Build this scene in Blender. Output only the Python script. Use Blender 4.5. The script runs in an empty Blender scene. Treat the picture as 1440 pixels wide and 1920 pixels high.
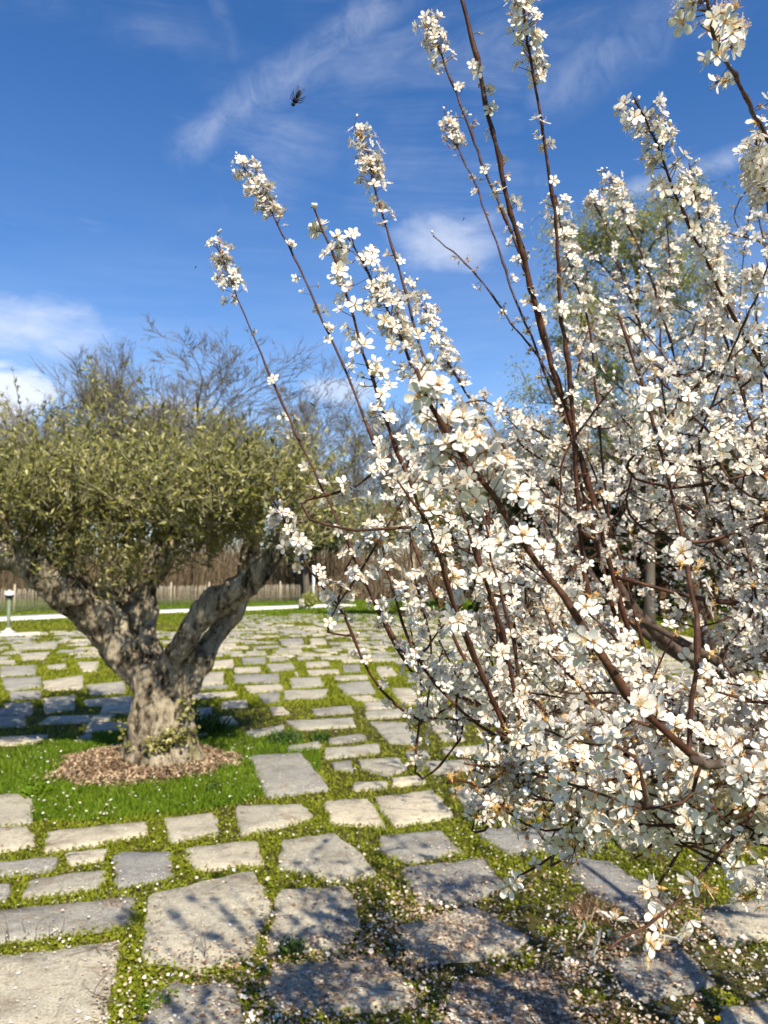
import bpy, math, random
import numpy as np
from mathutils import Vector

R = math.radians
rng = np.random.default_rng(11)
random.seed(11)
sc = bpy.context.scene
COL = sc.collection

# ------------------------------------------------------------------ camera
CAMH = 1.6
F = 1443.0                      # focal length in photo pixels (1440 x 1920)
PITCH = math.atan(115.0 / F)
cam_d = bpy.data.cameras.new('camera')
cam = bpy.data.objects.new('camera', cam_d)
COL.objects.link(cam)
cam.location = (0, 0, CAMH)
cam.rotation_euler = (math.pi / 2 + PITCH, 0, 0)
cam_d.sensor_fit = 'VERTICAL'
cam_d.sensor_height = 34.6
cam_d.sensor_width = 25.95
cam_d.lens = 26.0
cam_d.clip_start = 0.02
cam_d.clip_end = 3000
cam_d.dof.use_dof = True
cam_d.dof.focus_distance = 0.95
cam_d.dof.aperture_fstop = 10.0
sc.camera = cam

# ------------------------------------------------------------------ world + sun
SUN_EL, SUN_AZ = R(43), R(22)           # the sun stands behind the camera, to its right
sun_pos = Vector((math.sin(SUN_AZ) * math.cos(SUN_EL), -math.cos(SUN_AZ) * math.cos(SUN_EL), math.sin(SUN_EL)))
w = bpy.data.worlds.new('World'); sc.world = w; w.use_nodes = True
nt = w.node_tree; nt.nodes.clear()
def N(t, **k):
    n = nt.nodes.new(t)
    for a, b in k.items(): setattr(n, a, b)
    return n
def L(a, b): nt.links.new(a, b)
def vmath(op, a, b=None):
    n = N('ShaderNodeVectorMath', operation=op)
    for i, v in enumerate((a, b)):
        if v is None: continue
        if hasattr(v, 'links'): L(v, n.inputs[i])
        else: n.inputs[i].default_value = v
    return n
def fmath(op, a, b=None, c=None, clamp=False):
    n = N('ShaderNodeMath', operation=op, use_clamp=clamp)
    for i, v in enumerate((a, b, c)):
        if v is None: continue
        if hasattr(v, 'links'): L(v, n.inputs[i])
        else: n.inputs[i].default_value = v
    return n.outputs[0]
def ss(v, a, b):
    n = N('ShaderNodeMapRange', interpolation_type='SMOOTHSTEP')
    L(v, n.inputs[0]); n.inputs[1].default_value = a; n.inputs[2].default_value = b
    return n.outputs[0]
sky = N('ShaderNodeTexSky', sky_type='NISHITA')
sky.sun_disc = False
sky.sun_elevation = SUN_EL
sky.sun_rotation = math.atan2(sun_pos.x, sun_pos.y)
sky.air_density = 1.0; sky.dust_density = 0.1; sky.ozone_density = 3.0
tc = N('ShaderNodeTexCoord')
D = tc.outputs['Generated']
def noise(vec, scale, detail=5, rough=.55, dist=0.0):
    n = N('ShaderNodeTexNoise'); n.inputs['Scale'].default_value = scale
    n.inputs['Detail'].default_value = detail; n.inputs['Roughness'].default_value = rough
    n.inputs['Distortion'].default_value = dist
    L(vec, n.inputs['Vector']); return n.outputs[0]
def pixdir(px, py):
    a, b = (px - 720) / F, -(py - 960) / F
    cp, sp = math.cos(PITCH), math.sin(PITCH)
    return Vector((a, cp - b * sp, sp + b * cp)).normalized()
# thin cirrus over the whole sky: noise stretched along the wind
mp = N('ShaderNodeMapping'); L(D, mp.inputs[0])
mp.inputs['Rotation'].default_value = (0, R(-38), R(10)); mp.inputs['Scale'].default_value = (1.0, 2.4, 6.0)
cir = ss(noise(mp.outputs[0], 2.3, 9, .66, .9), .42, .80)
wisp = ss(noise(D, 3.1, 6, .6, .3), .4, .75)
cirrus = fmath('MULTIPLY', fmath('MULTIPLY', cir, wisp), .40)
sepz = N('ShaderNodeSeparateXYZ'); L(D, sepz.inputs[0])
low = fmath('SUBTRACT', 1.0, ss(sepz.outputs[2], .06, .55))
veil = fmath('MULTIPLY', fmath('MULTIPLY', low, ss(noise(mp.outputs[0], 1.3, 8, .62, .5), .25, .75)), .34)
cirrus = fmath('MAXIMUM', cirrus, veil)
# one contrail spread by the wind, along a great circle
def trail(p0, p1, width, amount, off):
    a, b = pixdir(*p0), pixdir(*p1)
    n = a.cross(b).normalized()
    mid = (a + b).normalized(); half = a.angle(b) / 2
    wob = vmath('ADD', D, (off, 0, 0))
    nz = noise(wob.outputs[0], 6, 4, .6)
    d = vmath('DOT_PRODUCT', D, tuple(n)).outputs['Value']
    d = fmath('ADD', d, fmath('MULTIPLY', fmath('SUBTRACT', nz, .5), width * 1.6))
    d = fmath('ABSOLUTE', d)
    m = fmath('SUBTRACT', 1.0, ss(d, 0.0, width))
    ca = vmath('DOT_PRODUCT', D, tuple(mid)).outputs['Value']
    along = ss(ca, math.cos(half * 1.25), math.cos(half * .8))
    br = ss(noise(wob.outputs[0], 22, 8, .7, .6), .22, .75)
    return fmath('MULTIPLY', fmath('MULTIPLY', m, along), fmath('MULTIPLY', br, amount))
trails = [trail((350, 285), (760, -30), .034, .27, 1.3), trail((395, -30), (440, 110), .016, .10, 4.0), trail((1160, 360), (1700, 190), .018, .4, 7.0),
          trail((1000, 210), (1260, 50), .05, .18, 9.0), trail((1180, 110), (1330, -60), .045, .18, 12.0)]
# low heaps of cumulus
def heap(p, sx, sz, lo, hi, amount, off):
    c = pixdir(*p)
    v = vmath('SUBTRACT', D, tuple(c)).outputs[0]
    v = vmath('MULTIPLY', v, (1 / sx, 1 / sx, 1 / sz))
    r = vmath('LENGTH', v.outputs[0]).outputs['Value']
    nz = noise(vmath('MULTIPLY', vmath('ADD', D, (off, 0, 0)).outputs[0], (1, 1, 2.6)).outputs[0], 11, 9, .62, .5)
    f = fmath('SUBTRACT', fmath('ADD', fmath('SUBTRACT', 1.0, r), fmath('MULTIPLY', nz, 1.4)), .7)
    return fmath('MULTIPLY', ss(f, lo, hi), amount)
heaps = [heap((30, 618), .19, .050, 0, 1.1, .66, 0.0), heap((850, 455), .10, .055, .05, 1.0, .55, 3.0), heap((-20, 745), .10, .055, 0, .6, .95, 5.0),
         heap((640, 735), .07, .03, 0, .8, .55, 8.0), heap((330, 790), .12, .04, 0, .8, .6, 2.0), heap((-900, 600), .3, .07, 0, .8, .8, 6.0), heap((2300, 560), .3, .06, 0, .8, .8, 11.0)]
cl = cirrus
for t in trails + heaps: cl = fmath('MAXIMUM', cl, t)
hs = N('ShaderNodeHueSaturation'); hs.inputs['Saturation'].default_value = 1.27; hs.inputs['Hue'].default_value = .508; L(sky.outputs[0], hs.inputs['Color'])
mixc = N('ShaderNodeMix', data_type='RGBA')
L(cl, mixc.inputs[0]); L(hs.outputs[0], mixc.inputs[6]); mixc.inputs[7].default_value = (5.9, 6.2, 6.9, 1)
bg = N('ShaderNodeBackground'); bg.inputs[1].default_value = 0.090
L(mixc.outputs[2], bg.inputs[0])
wo = N('ShaderNodeOutputWorld'); L(bg.outputs[0], wo.inputs[0])

sl = bpy.data.lights.new('sun', 'SUN'); sl.energy = 5.0; sl.angle = R(0.55); sl.color = (1, .90, .74)
so = bpy.data.objects.new('sun', sl); COL.objects.link(so)
so.rotation_euler = (-sun_pos).to_track_quat('-Z', 'Y').to_euler(); so.location = (4, -6, 12)

vs = sc.view_settings
vs.view_transform = 'Standard'; vs.look = 'None'; vs.gamma = 1; vs.use_curve_mapping = False; vs.exposure = 0.88
sc.render.engine = 'CYCLES'
sc.cycles.use_denoising = True
sc.cycles.use_adaptive_sampling = True; sc.cycles.adaptive_threshold = .03
sc.cycles.max_bounces = 4; sc.cycles.diffuse_bounces = 2; sc.cycles.glossy_bounces = 2
sc.cycles.transmission_bounces = 4; sc.cycles.transparent_max_bounces = 6
sc.cycles.caustics_reflective = False; sc.cycles.caustics_refractive = False

# ------------------------------------------------------------------ pixel helpers
CP, SP = math.cos(PITCH), math.sin(PITCH)
def P(px, py, d):
    """point on the ray of a photo pixel at depth d along the view axis"""
    a, b = (px - 720) / F, -(py - 960) / F
    return np.array([a * d, (CP - b * SP) * d, CAMH + (SP + b * CP) * d])
def G(px, py, z=0.0):
    """where the ray of a photo pixel meets the ground"""
    a, b = (px - 720) / F, -(py - 960) / F
    t = (z - CAMH) / (SP + b * CP)
    return np.array([a * t, (CP - b * SP) * t, z])
def PY(px, py, Y):
    """point on the ray of a photo pixel at world distance Y ahead"""
    p = P(px, py, 1.0); k = Y / p[1]
    return np.array([p[0] * k, Y, CAMH + (p[2] - CAMH) * k])
def project(p):
    p = np.asarray(p, float).reshape(-1, 3)
    y, z = p[:, 1], p[:, 2] - CAMH
    d = y * CP + z * SP; u = -y * SP + z * CP
    dd = np.where(np.abs(d) < 1e-4, 1e-4, d)
    return 720 + F * p[:, 0] / dd, 960 - F * u / dd, d

# ------------------------------------------------------------------ materials
def mat(name):
    m = bpy.data.materials.new(name); m.use_nodes = True
    t = m.node_tree
    return m, t, t.nodes['Principled BSDF'], t.nodes['Material Output']
def nn(t, typ, **k):
    n = t.nodes.new(typ)
    for a, b in k.items():
        if a in n.inputs: n.inputs[a].default_value = b
        else: setattr(n, a, b)
    return n
def ramp(t, fac, stops):
    r = t.nodes.new('ShaderNodeValToRGB')
    e = r.color_ramp.elements
    while len(e) < len(stops): e.new(.5)
    for el, (p, c) in zip(e, stops): el.position = p; el.color = (*c, 1)
    t.links.new(fac, r.inputs[0]); return r.outputs[0]
def leafmat(name, stops, trans=.35, rough=.55, spec=.3, coord_scale=None, isl=True):
    """thin leaf or petal: reflects and lets light through; each leaf its own tint"""
    m, t, b, o = mat(name)
    if isl: fac = nn(t, 'ShaderNodeNewGeometry').outputs['Random Per Island']
    else: fac = nn(t, 'ShaderNodeObjectInfo').outputs['Random']
    if coord_scale:
        g = nn(t, 'ShaderNodeNewGeometry'); nz = nn(t, 'ShaderNodeTexNoise', Scale=coord_scale, Detail=3.0)
        t.links.new(g.outputs['Position'], nz.inputs['Vector'])
        mx = nn(t, 'ShaderNodeMix'); mx.inputs[0].default_value = .55
        t.links.new(fac, mx.inputs[2]); t.links.new(nz.outputs[0], mx.inputs[3]); fac = mx.outputs[0]
    c = ramp(t, fac, stops)
    t.links.new(c, b.inputs['Base Color']); b.inputs['Roughness'].default_value = rough
    b.inputs['Specular IOR Level'].default_value = spec
    tr = nn(t, 'ShaderNodeBsdfTranslucent'); t.links.new(c, tr.inputs[0])
    mx = nn(t, 'ShaderNodeMixShader'); mx.inputs[0].default_value = trans
    t.links.new(b.outputs[0], mx.inputs[1]); t.links.new(tr.outputs[0], mx.inputs[2]); t.links.new(mx.outputs[0], o.inputs[0])
    return m
def roughmat(name, stops, scale, bump=.4, bscale=None, rough=.9, detail=7, stretch=(1, 1, 1), dist=0.0, bdist=.01, spec=.2):
    m, t, b, o = mat(name)
    tcn = nn(t, 'ShaderNodeTexCoord'); mpn = nn(t, 'ShaderNodeMapping'); mpn.inputs['Scale'].default_value = stretch
    t.links.new(tcn.outputs['Object'], mpn.inputs[0])
    nz = nn(t, 'ShaderNodeTexNoise', Scale=scale, Detail=detail, Roughness=.62, Distortion=dist)
    t.links.new(mpn.outputs[0], nz.inputs['Vector'])
    t.links.new(ramp(t, nz.outputs[0], stops), b.inputs['Base Color'])
    b.inputs['Roughness'].default_value = rough; b.inputs['Specular IOR Level'].default_value = spec
    n2 = nn(t, 'ShaderNodeTexNoise', Scale=bscale or scale * 3, Detail=8.0, Roughness=.65)
    t.links.new(mpn.outputs[0], n2.inputs['Vector'])
    bp = nn(t, 'ShaderNodeBump', Strength=bump, Distance=bdist); t.links.new(n2.outputs[0], bp.inputs['Height'])
    t.links.new(bp.outputs[0], b.inputs['Normal'])
    return m

M = {}
M['petal'] = leafmat('petal', [(0, (.64, .575, .45)), (.3, (.72, .68, .60)), (.7, (.78, .755, .695)), (1, (.82, .80, .75))], .32, .5, .25)
M['petal_old'] = leafmat('petal_old', [(0, (.62, .44, .24)), (.5, (.76, .66, .48)), (1, (.8, .74, .62))], .33, .6, .2)
M['stamen'] = leafmat('stamen', [(0, (.62, .36, .12)), (.5, (.80, .66, .42)), (1, (.85, .8, .68))], .3, .6, .2)
M['anther'] = leafmat('anther', [(0, (.36, .15, .04)), (.6, (.58, .33, .09)), (1, (.7, .5, .2))], .1, .6, .2)
M['heart'] = leafmat('heart', [(0, (.30, .07, .035)), (.5, (.42, .16, .05)), (1, (.40, .27, .06))], .15, .6, .2)
M['calyx'] = leafmat('calyx', [(0, (.10, .045, .025)), (.5, (.16, .09, .03)), (1, (.15, .13, .035))], .15, .6, .2)
M['spent'] = leafmat('spent', [(0, (.42, .19, .04)), (.5, (.62, .37, .11)), (1, (.74, .54, .24))], .3, .6, .2)
M['bud'] = leafmat('bud', [(0, (.82, .80, .72)), (1, (.86, .85, .80))], .2, .5, .25)
M['twig'] = roughmat('twig', [(.3, (.028, .012, .008)), (.55, (.066, .027, .016)), (.75, (.14, .08, .05))], 60, .5, 160, .55, 6, (1, 1, 1), 0, .002)
M['plum_bark'] = roughmat('plum_bark', [(.3, (.03, .02, .015)), (.55, (.085, .06, .045)), (.8, (.17, .13, .10))], 22, .8, 60, .8, 8, (1, 1, .5), .4, .006)
M['olive_leaf'] = leafmat('olive_leaf', [(.2, (.07, .08, .013)), (.42, (.16, .165, .035)), (.60, (.30, .285, .085)), (.74, (.46, .42, .17)), (.9, (.46, .46, .31))], .30, .42, .45, 2.6)
M['olive_twig'] = roughmat('olive_twig', [(.3, (.11, .10, .06)), (.7, (.24, .22, .15))], 30, .3)
M['bare_bark'] = roughmat('bare_bark', [(.3, (.07, .06, .045)), (.6, (.13, .112, .085)), (.8, (.19, .165, .13))], .8, .3, 3)
M['bare_twig'] = roughmat('bare_twig', [(.3, (.10, .086, .064)), (.7, (.18, .158, .122))], .5, .2, 3)
M['thicket'] = leafmat('thicket', [(0, (.06, .042, .025)), (.5, (.12, .088, .055)), (1, (.19, .145, .095))], .1, .8, .1)
M['willow_leaf'] = leafmat('willow_leaf', [(0, (.20, .23, .05)), (.5, (.33, .35, .10)), (1, (.48, .46, .18))], .4, .5, .3, .5)
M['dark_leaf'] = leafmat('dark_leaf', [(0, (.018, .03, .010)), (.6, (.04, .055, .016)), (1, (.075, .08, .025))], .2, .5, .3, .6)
M['grass'] = leafmat('grass', [(.1, (.10, .128, .008)), (.45, (.19, .222, .014)), (.75, (.29, .305, .03)), (1, (.42, .39, .08))], .35, .6, .15, 1.1)
M['lawn'] = leafmat('lawn', [(.1, (.065, .125, .006)), (.5, (.115, .195, .010)), (1, (.21, .28, .025))], .35, .6, .15, 1.3)
M['weed'] = leafmat('weed', [(0, (.02, .05, .008)), (.6, (.05, .10, .015)), (1, (.09, .15, .02))], .25, .5, .3)
M['dry'] = leafmat('dry', [(0, (.13, .07, .04)), (.5, (.24, .15, .085)), (1, (.38, .27, .16))], .15, .8, .1)
M['fallen'] = leafmat('fallen', [(0, (.46, .36, .25)), (.3, (.62, .54, .42)), (.6, (.70, .66, .58)), (1, (.76, .74, .70))], .2, .6, .2)
M['litter'] = leafmat('litter', [(0, (.16, .09, .05)), (.4, (.34, .22, .135)), (.75, (.54, .41, .28)), (1, (.70, .59, .46))], .15, .8, .1)
M['chip'] = leafmat('chip', [(.15, (.07, .042, .025)), (.4, (.17, .11, .065)), (.6, (.34, .25, .16)), (.85, (.52, .42, .29))], .05, .85, .1, 3.0)
M['pale'] = roughmat('pale', [(.3, (.27, .23, .165)), (.55, (.40, .35, .265)), (.8, (.50, .45, .36))], 3, .3, 20, .9, 6, (1, 1, .2))
M['wire'] = roughmat('wire', [(.3, (.15, .15, .15)), (.7, (.3, .3, .3))], 10, .1, 30, .5)
M['concrete'] = roughmat('concrete', [(.3, (.52, .49, .43)), (.7, (.68, .65, .58))], 1.5, .3, 20)
M['kerb'] = roughmat('kerb', [(.3, (.40, .36, .29)), (.7, (.56, .51, .42))], 2.5, .3, 20)
M['post_paint'] = roughmat('post_paint', [(.3, (.50, .56, .58)), (.7, (.62, .67, .68))], 4, .1, 20, .5)
M['lamp_green'] = roughmat('lamp_green', [(.3, (.10, .13, .09)), (.7, (.17, .2, .14))], 6, .1, 20, .5)
M['lamp_white'] = roughmat('lamp_white', [(.3, (.62, .6, .55)), (.7, (.74, .72, .68))], 6, .1, 20, .5)
M['bee_black'] = roughmat('bee_black', [(.3, (.008, .008, .012)), (.7, (.02, .02, .03))], 300, .1, 900, .8, 4, (1, 1, 1), 0, .0005, .03)
M['yellow'] = leafmat('yellow', [(0, (.75, .52, .01)), (1, (.85, .68, .03))], .2, .6, .2)
# bee wing: thin smoky film
m, t, b, o = mat('wing'); b.inputs['Base Color'].default_value = (.05, .07, .12, 1); b.inputs['Roughness'].default_value = .2
b.inputs['Alpha'].default_value = .5; M['wing'] = m
# pine-like trunks in the dark wood
M['red_bark'] = roughmat('red_bark', [(.3, (.06, .035, .02)), (.6, (.15, .085, .045)), (.8, (.23, .15, .085))], 4, .6, 14, .9, 7, (1, 1, .3))

def stone_mat():
    m, t, b, o = mat('stone')
    g = nn(t, 'ShaderNodeNewGeometry'); oi = nn(t, 'ShaderNodeObjectInfo')
    n1 = nn(t, 'ShaderNodeTexNoise', Scale=2.6, Detail=8.0, Roughness=.65)
    n2 = nn(t, 'ShaderNodeTexNoise', Scale=90.0, Detail=4.0, Roughness=.7)
    n3 = nn(t, 'ShaderNodeTexNoise', Scale=9.0, Detail=8.0, Roughness=.7, Distortion=.6)
    for n in (n1, n2, n3): t.links.new(g.outputs['Position'], n.inputs['Vector'])
    # each stone carries its own shade (object colour red); joined far stones differ per island (green = 1)
    sep = nn(t, 'ShaderNodeSeparateColor'); t.links.new(oi.outputs['Color'], sep.inputs[0])
    shade = nn(t, 'ShaderNodeMath', operation='MULTIPLY_ADD'); t.links.new(g.outputs['Random Per Island'], shade.inputs[0]); t.links.new(sep.outputs[1], shade.inputs[1]); t.links.new(sep.outputs[0], shade.inputs[2])
    base = ramp(t, shade.outputs[0], [(0, (.25, .25, .24)), (.3, (.33, .32, .275)), (.6, (.41, .385, .31)), (.85, (.49, .445, .345)), (1, (.27, .27, .26))])
    wear = ramp(t, n1.outputs[0], [(.3, (.55, .52, .47)), (.47, (.95, .94, .92)), (.6, (1.12, 1.1, 1.04)), (.75, (.78, .76, .70))])
    mul = nn(t, 'ShaderNodeMix', data_type='RGBA', blend_type='MULTIPLY'); mul.inputs[0].default_value = 1
    t.links.new(base, mul.inputs[6]); t.links.new(wear, mul.inputs[7])
    fine = ramp(t, n2.outputs[0], [(.33, (.55, .54, .52)), (.5, (.98, .98, .98)), (.7, (1.18, 1.17, 1.15))])
    mul2 = nn(t, 'ShaderNodeMix', data_type='RGBA', blend_type='MULTIPLY'); mul2.inputs[0].default_value = 1
    t.links.new(mul.outputs[2], mul2.inputs[6]); t.links.new(fine, mul2.inputs[7])
    # hairline cracks and lichen
    vo = nn(t, 'ShaderNodeTexVoronoi', Scale=2.3); vo.feature = 'DISTANCE_TO_EDGE'
    wv = nn(t, 'ShaderNodeVectorMath', operation='MULTIPLY_ADD'); t.links.new(n3.outputs['Color'], wv.inputs[0]); wv.inputs[1].default_value = (.35, .35, .35); t.links.new(g.outputs['Position'], wv.inputs[2])
    t.links.new(wv.outputs[0], vo.inputs['Vector'])
    ck = nn(t, 'ShaderNodeMapRange'); t.links.new(vo.outputs['Distance'], ck.inputs[0]); ck.inputs[1].default_value = .0; ck.inputs[2].default_value = .012; ck.inputs[3].default_value = .45; ck.inputs[4].default_value = 1.0
    ckm = nn(t, 'ShaderNodeMix', data_type='RGBA', blend_type='MULTIPLY'); ckm.inputs[0].default_value = 1; t.links.new(mul2.outputs[2], ckm.inputs[6]); t.links.new(ck.outputs[0], ckm.inputs[7])
    n5 = nn(t, 'ShaderNodeTexNoise', Scale=28.0, Detail=5.0, Roughness=.6); t.links.new(g.outputs['Position'], n5.inputs['Vector'])
    li = nn(t, 'ShaderNodeMapRange', interpolation_type='SMOOTHSTEP'); t.links.new(n5.outputs[0], li.inputs[0]); li.inputs[1].default_value = .60; li.inputs[2].default_value = .68; li.inputs[4].default_value = .55
    lim = nn(t, 'ShaderNodeMix', data_type='RGBA'); t.links.new(li.outputs[0], lim.inputs[0]); t.links.new(ckm.outputs[2], lim.inputs[6]); lim.inputs[7].default_value = (.52, .50, .44, 1)
    mul2 = lim
    # rusty and dirty stains with a shape of their own
    st = nn(t, 'ShaderNodeMapRange', interpolation_type='SMOOTHSTEP'); t.links.new(n3.outputs[0], st.inputs[0])
    st.inputs[1].default_value = .52; st.inputs[2].default_value = .70
    mx = nn(t, 'ShaderNodeMix', data_type='RGBA'); t.links.new(st.outputs[0], mx.inputs[0])
    t.links.new(mul2.outputs[2], mx.inputs[6]); mx.inputs[7].default_value = (.23, .175, .12, 1)
    t.links.new(mx.outputs[2], b.inputs['Base Color'])
    b.inputs['Roughness'].default_value = .88; b.inputs['Specular IOR Level'].default_value = .25
    bp = nn(t, 'ShaderNodeBump', Strength=.9, Distance=.02)
    ad = nn(t, 'ShaderNodeMath', operation='MULTIPLY_ADD'); t.links.new(n2.outputs[0], ad.inputs[0]); ad.inputs[1].default_value = .35; t.links.new(n3.outputs[0], ad.inputs[2])
    t.links.new(ad.outputs[0], bp.inputs['Height']); t.links.new(bp.outputs[0], b.inputs['Normal'])
    return m
M['stone'] = stone_mat()

def ground_mat(name, stops, sc1, sc2):
    m, t, b, o = mat(name)
    g = nn(t, 'ShaderNodeNewGeometry')
    n1 = nn(t, 'ShaderNodeTexNoise', Scale=sc1, Detail=9.0, Roughness=.68); n2 = nn(t, 'ShaderNodeTexNoise', Scale=sc2, Detail=5.0, Roughness=.7)
    for n in (n1, n2): t.links.new(g.outputs['Position'], n.inputs['Vector'])
    mx = nn(t, 'ShaderNodeMix'); mx.inputs[0].default_value = .5; t.links.new(n1.outputs[0], mx.inputs[2]); t.links.new(n2.outputs[0], mx.inputs[3])
    t.links.new(ramp(t, mx.outputs[0], stops), b.inputs['Base Color']); b.inputs['Roughness'].default_value = .95; b.inputs['Specular IOR Level'].default_value = .1
    bp = nn(t, 'ShaderNodeBump', Strength=.8, Distance=.03); t.links.new(n2.outputs[0], bp.inputs['Height']); t.links.new(bp.outputs[0], b.inputs['Normal'])
    return m
M['moss_soil'] = ground_mat('moss_soil', [(.33, (.035, .028, .014)), (.47, (.07, .062, .02)), (.58, (.10, .10, .02)), (.72, (.17, .14, .07))], 1.3, 45)
M['meadow'] = ground_mat('meadow', [(.33, (.07, .085, .012)), (.5, (.11, .15, .014)), (.62, (.15, .19, .02)), (.75, (.23, .2, .08))], .25, 14)
M['wood_floor'] = ground_mat('wood_floor', [(.35, (.05, .038, .022)), (.55, (.10, .075, .045)), (.7, (.16, .125, .075))], .4, 6)

def bark_mat():
    m, t, b, o = mat('olive_bark')
    tcn = nn(t, 'ShaderNodeTexCoord'); mpn = nn(t, 'ShaderNodeMapping'); mpn.inputs['Scale'].default_value = (1, 1, .38)
    t.links.new(tcn.outputs['Object'], mpn.inputs[0])
    n1 = nn(t, 'ShaderNodeTexNoise', Scale=13.0, Detail=10.0, Roughness=.78, Distortion=.25)
    n2 = nn(t, 'ShaderNodeTexNoise', Scale=4.5, Detail=7.0, Roughness=.65)
    n4 = nn(t, 'ShaderNodeTexNoise', Scale=34.0, Detail=8.0, Roughness=.75)
    for n in (n1, n2, n4): t.links.new(mpn.outputs[0], n.inputs['Vector'])
    c1 = ramp(t, n1.outputs[0], [(.39, (.018, .013, .009)), (.45, (.18, .145, .105)), (.51, (.40, .345, .26)), (.64, (.58, .52, .42))])
    c2 = ramp(t, n2.outputs[0], [(.34, (.38, .34, .28)), (.46, (.9, .88, .82)), (.6, (1.12, 1.1, 1.0)), (.7, (.62, .66, .42))])
    mul = nn(t, 'ShaderNodeMix', data_type='RGBA', blend_type='MULTIPLY'); mul.inputs[0].default_value = 1
    t.links.new(c1, mul.inputs[6]); t.links.new(c2, mul.inputs[7]); t.links.new(mul.outputs[2], b.inputs['Base Color'])
    b.inputs['Roughness'].default_value = .92; b.inputs['Specular IOR Level'].default_value = .15
    ad = nn(t, 'ShaderNodeMath', operation='MULTIPLY_ADD'); t.links.new(n4.outputs[0], ad.inputs[0]); ad.inputs[1].default_value = .4; t.links.new(n1.outputs[0], ad.inputs[2])
    bp = nn(t, 'ShaderNodeBump', Strength=1.0, Distance=.06); t.links.new(ad.outputs[0], bp.inputs['Height']); t.links.new(bp.outputs[0], b.inputs['Normal'])
    return m
M['olive_bark'] = bark_mat()

# ------------------------------------------------------------------ mesh helpers
def mesh_arrays(name, V, quads=None, tris=None, qmat=None, tmat=None, mats=(), smooth=False):
    """one mesh from numpy arrays of verts, quads and tris"""
    me = bpy.data.meshes.new(name)
    V = np.asarray(V, np.float32).reshape(-1, 3)
    q = np.zeros((0, 4), np.int32) if quads is None else np.asarray(quads, np.int32).reshape(-1, 4)
    tr = np.zeros((0, 3), np.int32) if tris is None else np.asarray(tris, np.int32).reshape(-1, 3)
    me.vertices.add(len(V)); me.vertices.foreach_set('co', V.ravel())
    loops = np.concatenate([q.ravel(), tr.ravel()])
    me.loops.add(len(loops)); me.loops.foreach_set('vertex_index', loops)
    n = len(q) + len(tr); me.polygons.add(n)
    start = np.concatenate([np.arange(len(q)) * 4, len(q) * 4 + np.arange(len(tr)) * 3]).astype(np.int32)
    me.polygons.foreach_set('loop_start', start)
    mi = np.zeros(n, np.int32)
    if qmat is not None: mi[:len(q)] = qmat
    if tmat is not None: mi[len(q):] = tmat
    for mm in mats: me.materials.append(mm)
    me.polygons.foreach_set('material_index', mi)
    if smooth: me.polygons.foreach_set('use_smooth', np.ones(n, bool))
    me.update(calc_edges=True)
    return me
class MB:
    """collects pieces of one mesh"""
    def __init__(s): s.V = []; s.Q = []; s.T = []; s.qm = []; s.tm = []; s.n = 0
    def add(s, V, Q=None, T=None, m=0, tm=None):
        V = np.asarray(V, float).reshape(-1, 3)
        s.V.append(V)
        if Q is not None and len(Q): Q = np.asarray(Q); s.Q.append(Q + s.n); s.qm.append(np.broadcast_to(m, len(Q)))
        if T is not None and len(T): T = np.asarray(T); s.T.append(T + s.n); s.tm.append(np.broadcast_to(m if tm is None else tm, len(T)))
        s.n += len(V)
    def mesh(s, name, mats, smooth=False):
        cat = lambda a: np.concatenate(a) if a else None
        return mesh_arrays(name, np.concatenate(s.V), cat(s.Q), cat(s.T), cat(s.qm), cat(s.tm), mats, smooth)
    def build(s, name, mats, parent=None, smooth=False):
        if not isinstance(mats, (list, tuple)): mats = [mats]
        return link(name, s.mesh(name, mats, smooth), parent)
def link(name, data, parent=None):
    o = bpy.data.objects.new(name, data); COL.objects.link(o)
    if parent is not None: o.parent = parent; o.matrix_parent_inverse.identity()
    return o
def tag(o, label=None, cat=None, group=None, kind=None):
    for k, v in (('label', label), ('category', cat), ('group', group), ('kind', kind)):
        if v: o[k] = v
    return o
def empty(name, loc, label, cat, group=None):
    o = bpy.data.objects.new(name, None); COL.objects.link(o); o.location = loc; o.empty_display_size = .1
    return tag(o, label, cat, group)
def smooth_path(pts, n):
    """Catmull-Rom through the points, resampled"""
    pts = np.asarray(pts, float)
    if len(pts) < 3:
        t = np.linspace(0, 1, n)[:, None]; return pts[0] * (1 - t) + pts[-1] * t
    p = np.vstack([2 * pts[0] - pts[1], pts, 2 * pts[-1] - pts[-2]])
    s = len(pts) - 1; out = []
    for u in np.linspace(0, s - 1e-6, n):
        i = int(u); t = u - i; a, b_, c, d = p[i:i + 4]
        out.append(.5 * (2 * b_ + (c - a) * t + (2 * a - 5 * b_ + 4 * c - d) * t * t + (3 * b_ - a - 3 * c + d) * t ** 3))
    return np.array(out)
def frames(pts):
    T = np.gradient(pts, axis=0); T /= np.linalg.norm(T, axis=1)[:, None] + 1e-9
    ref = np.where(np.abs(T[:, 2:3]) > .9, np.array([[1., 0, 0]]), np.array([[0, 0, 1.]]))
    ref = np.array([1., .13, .21]) if np.abs(T[:, 2]).mean() > .5 else np.array([.11, .17, 1.])
    A = np.cross(T, ref); A /= np.linalg.norm(A, axis=1)[:, None] + 1e-9
    B = np.cross(T, A); return T, A, B
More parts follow.
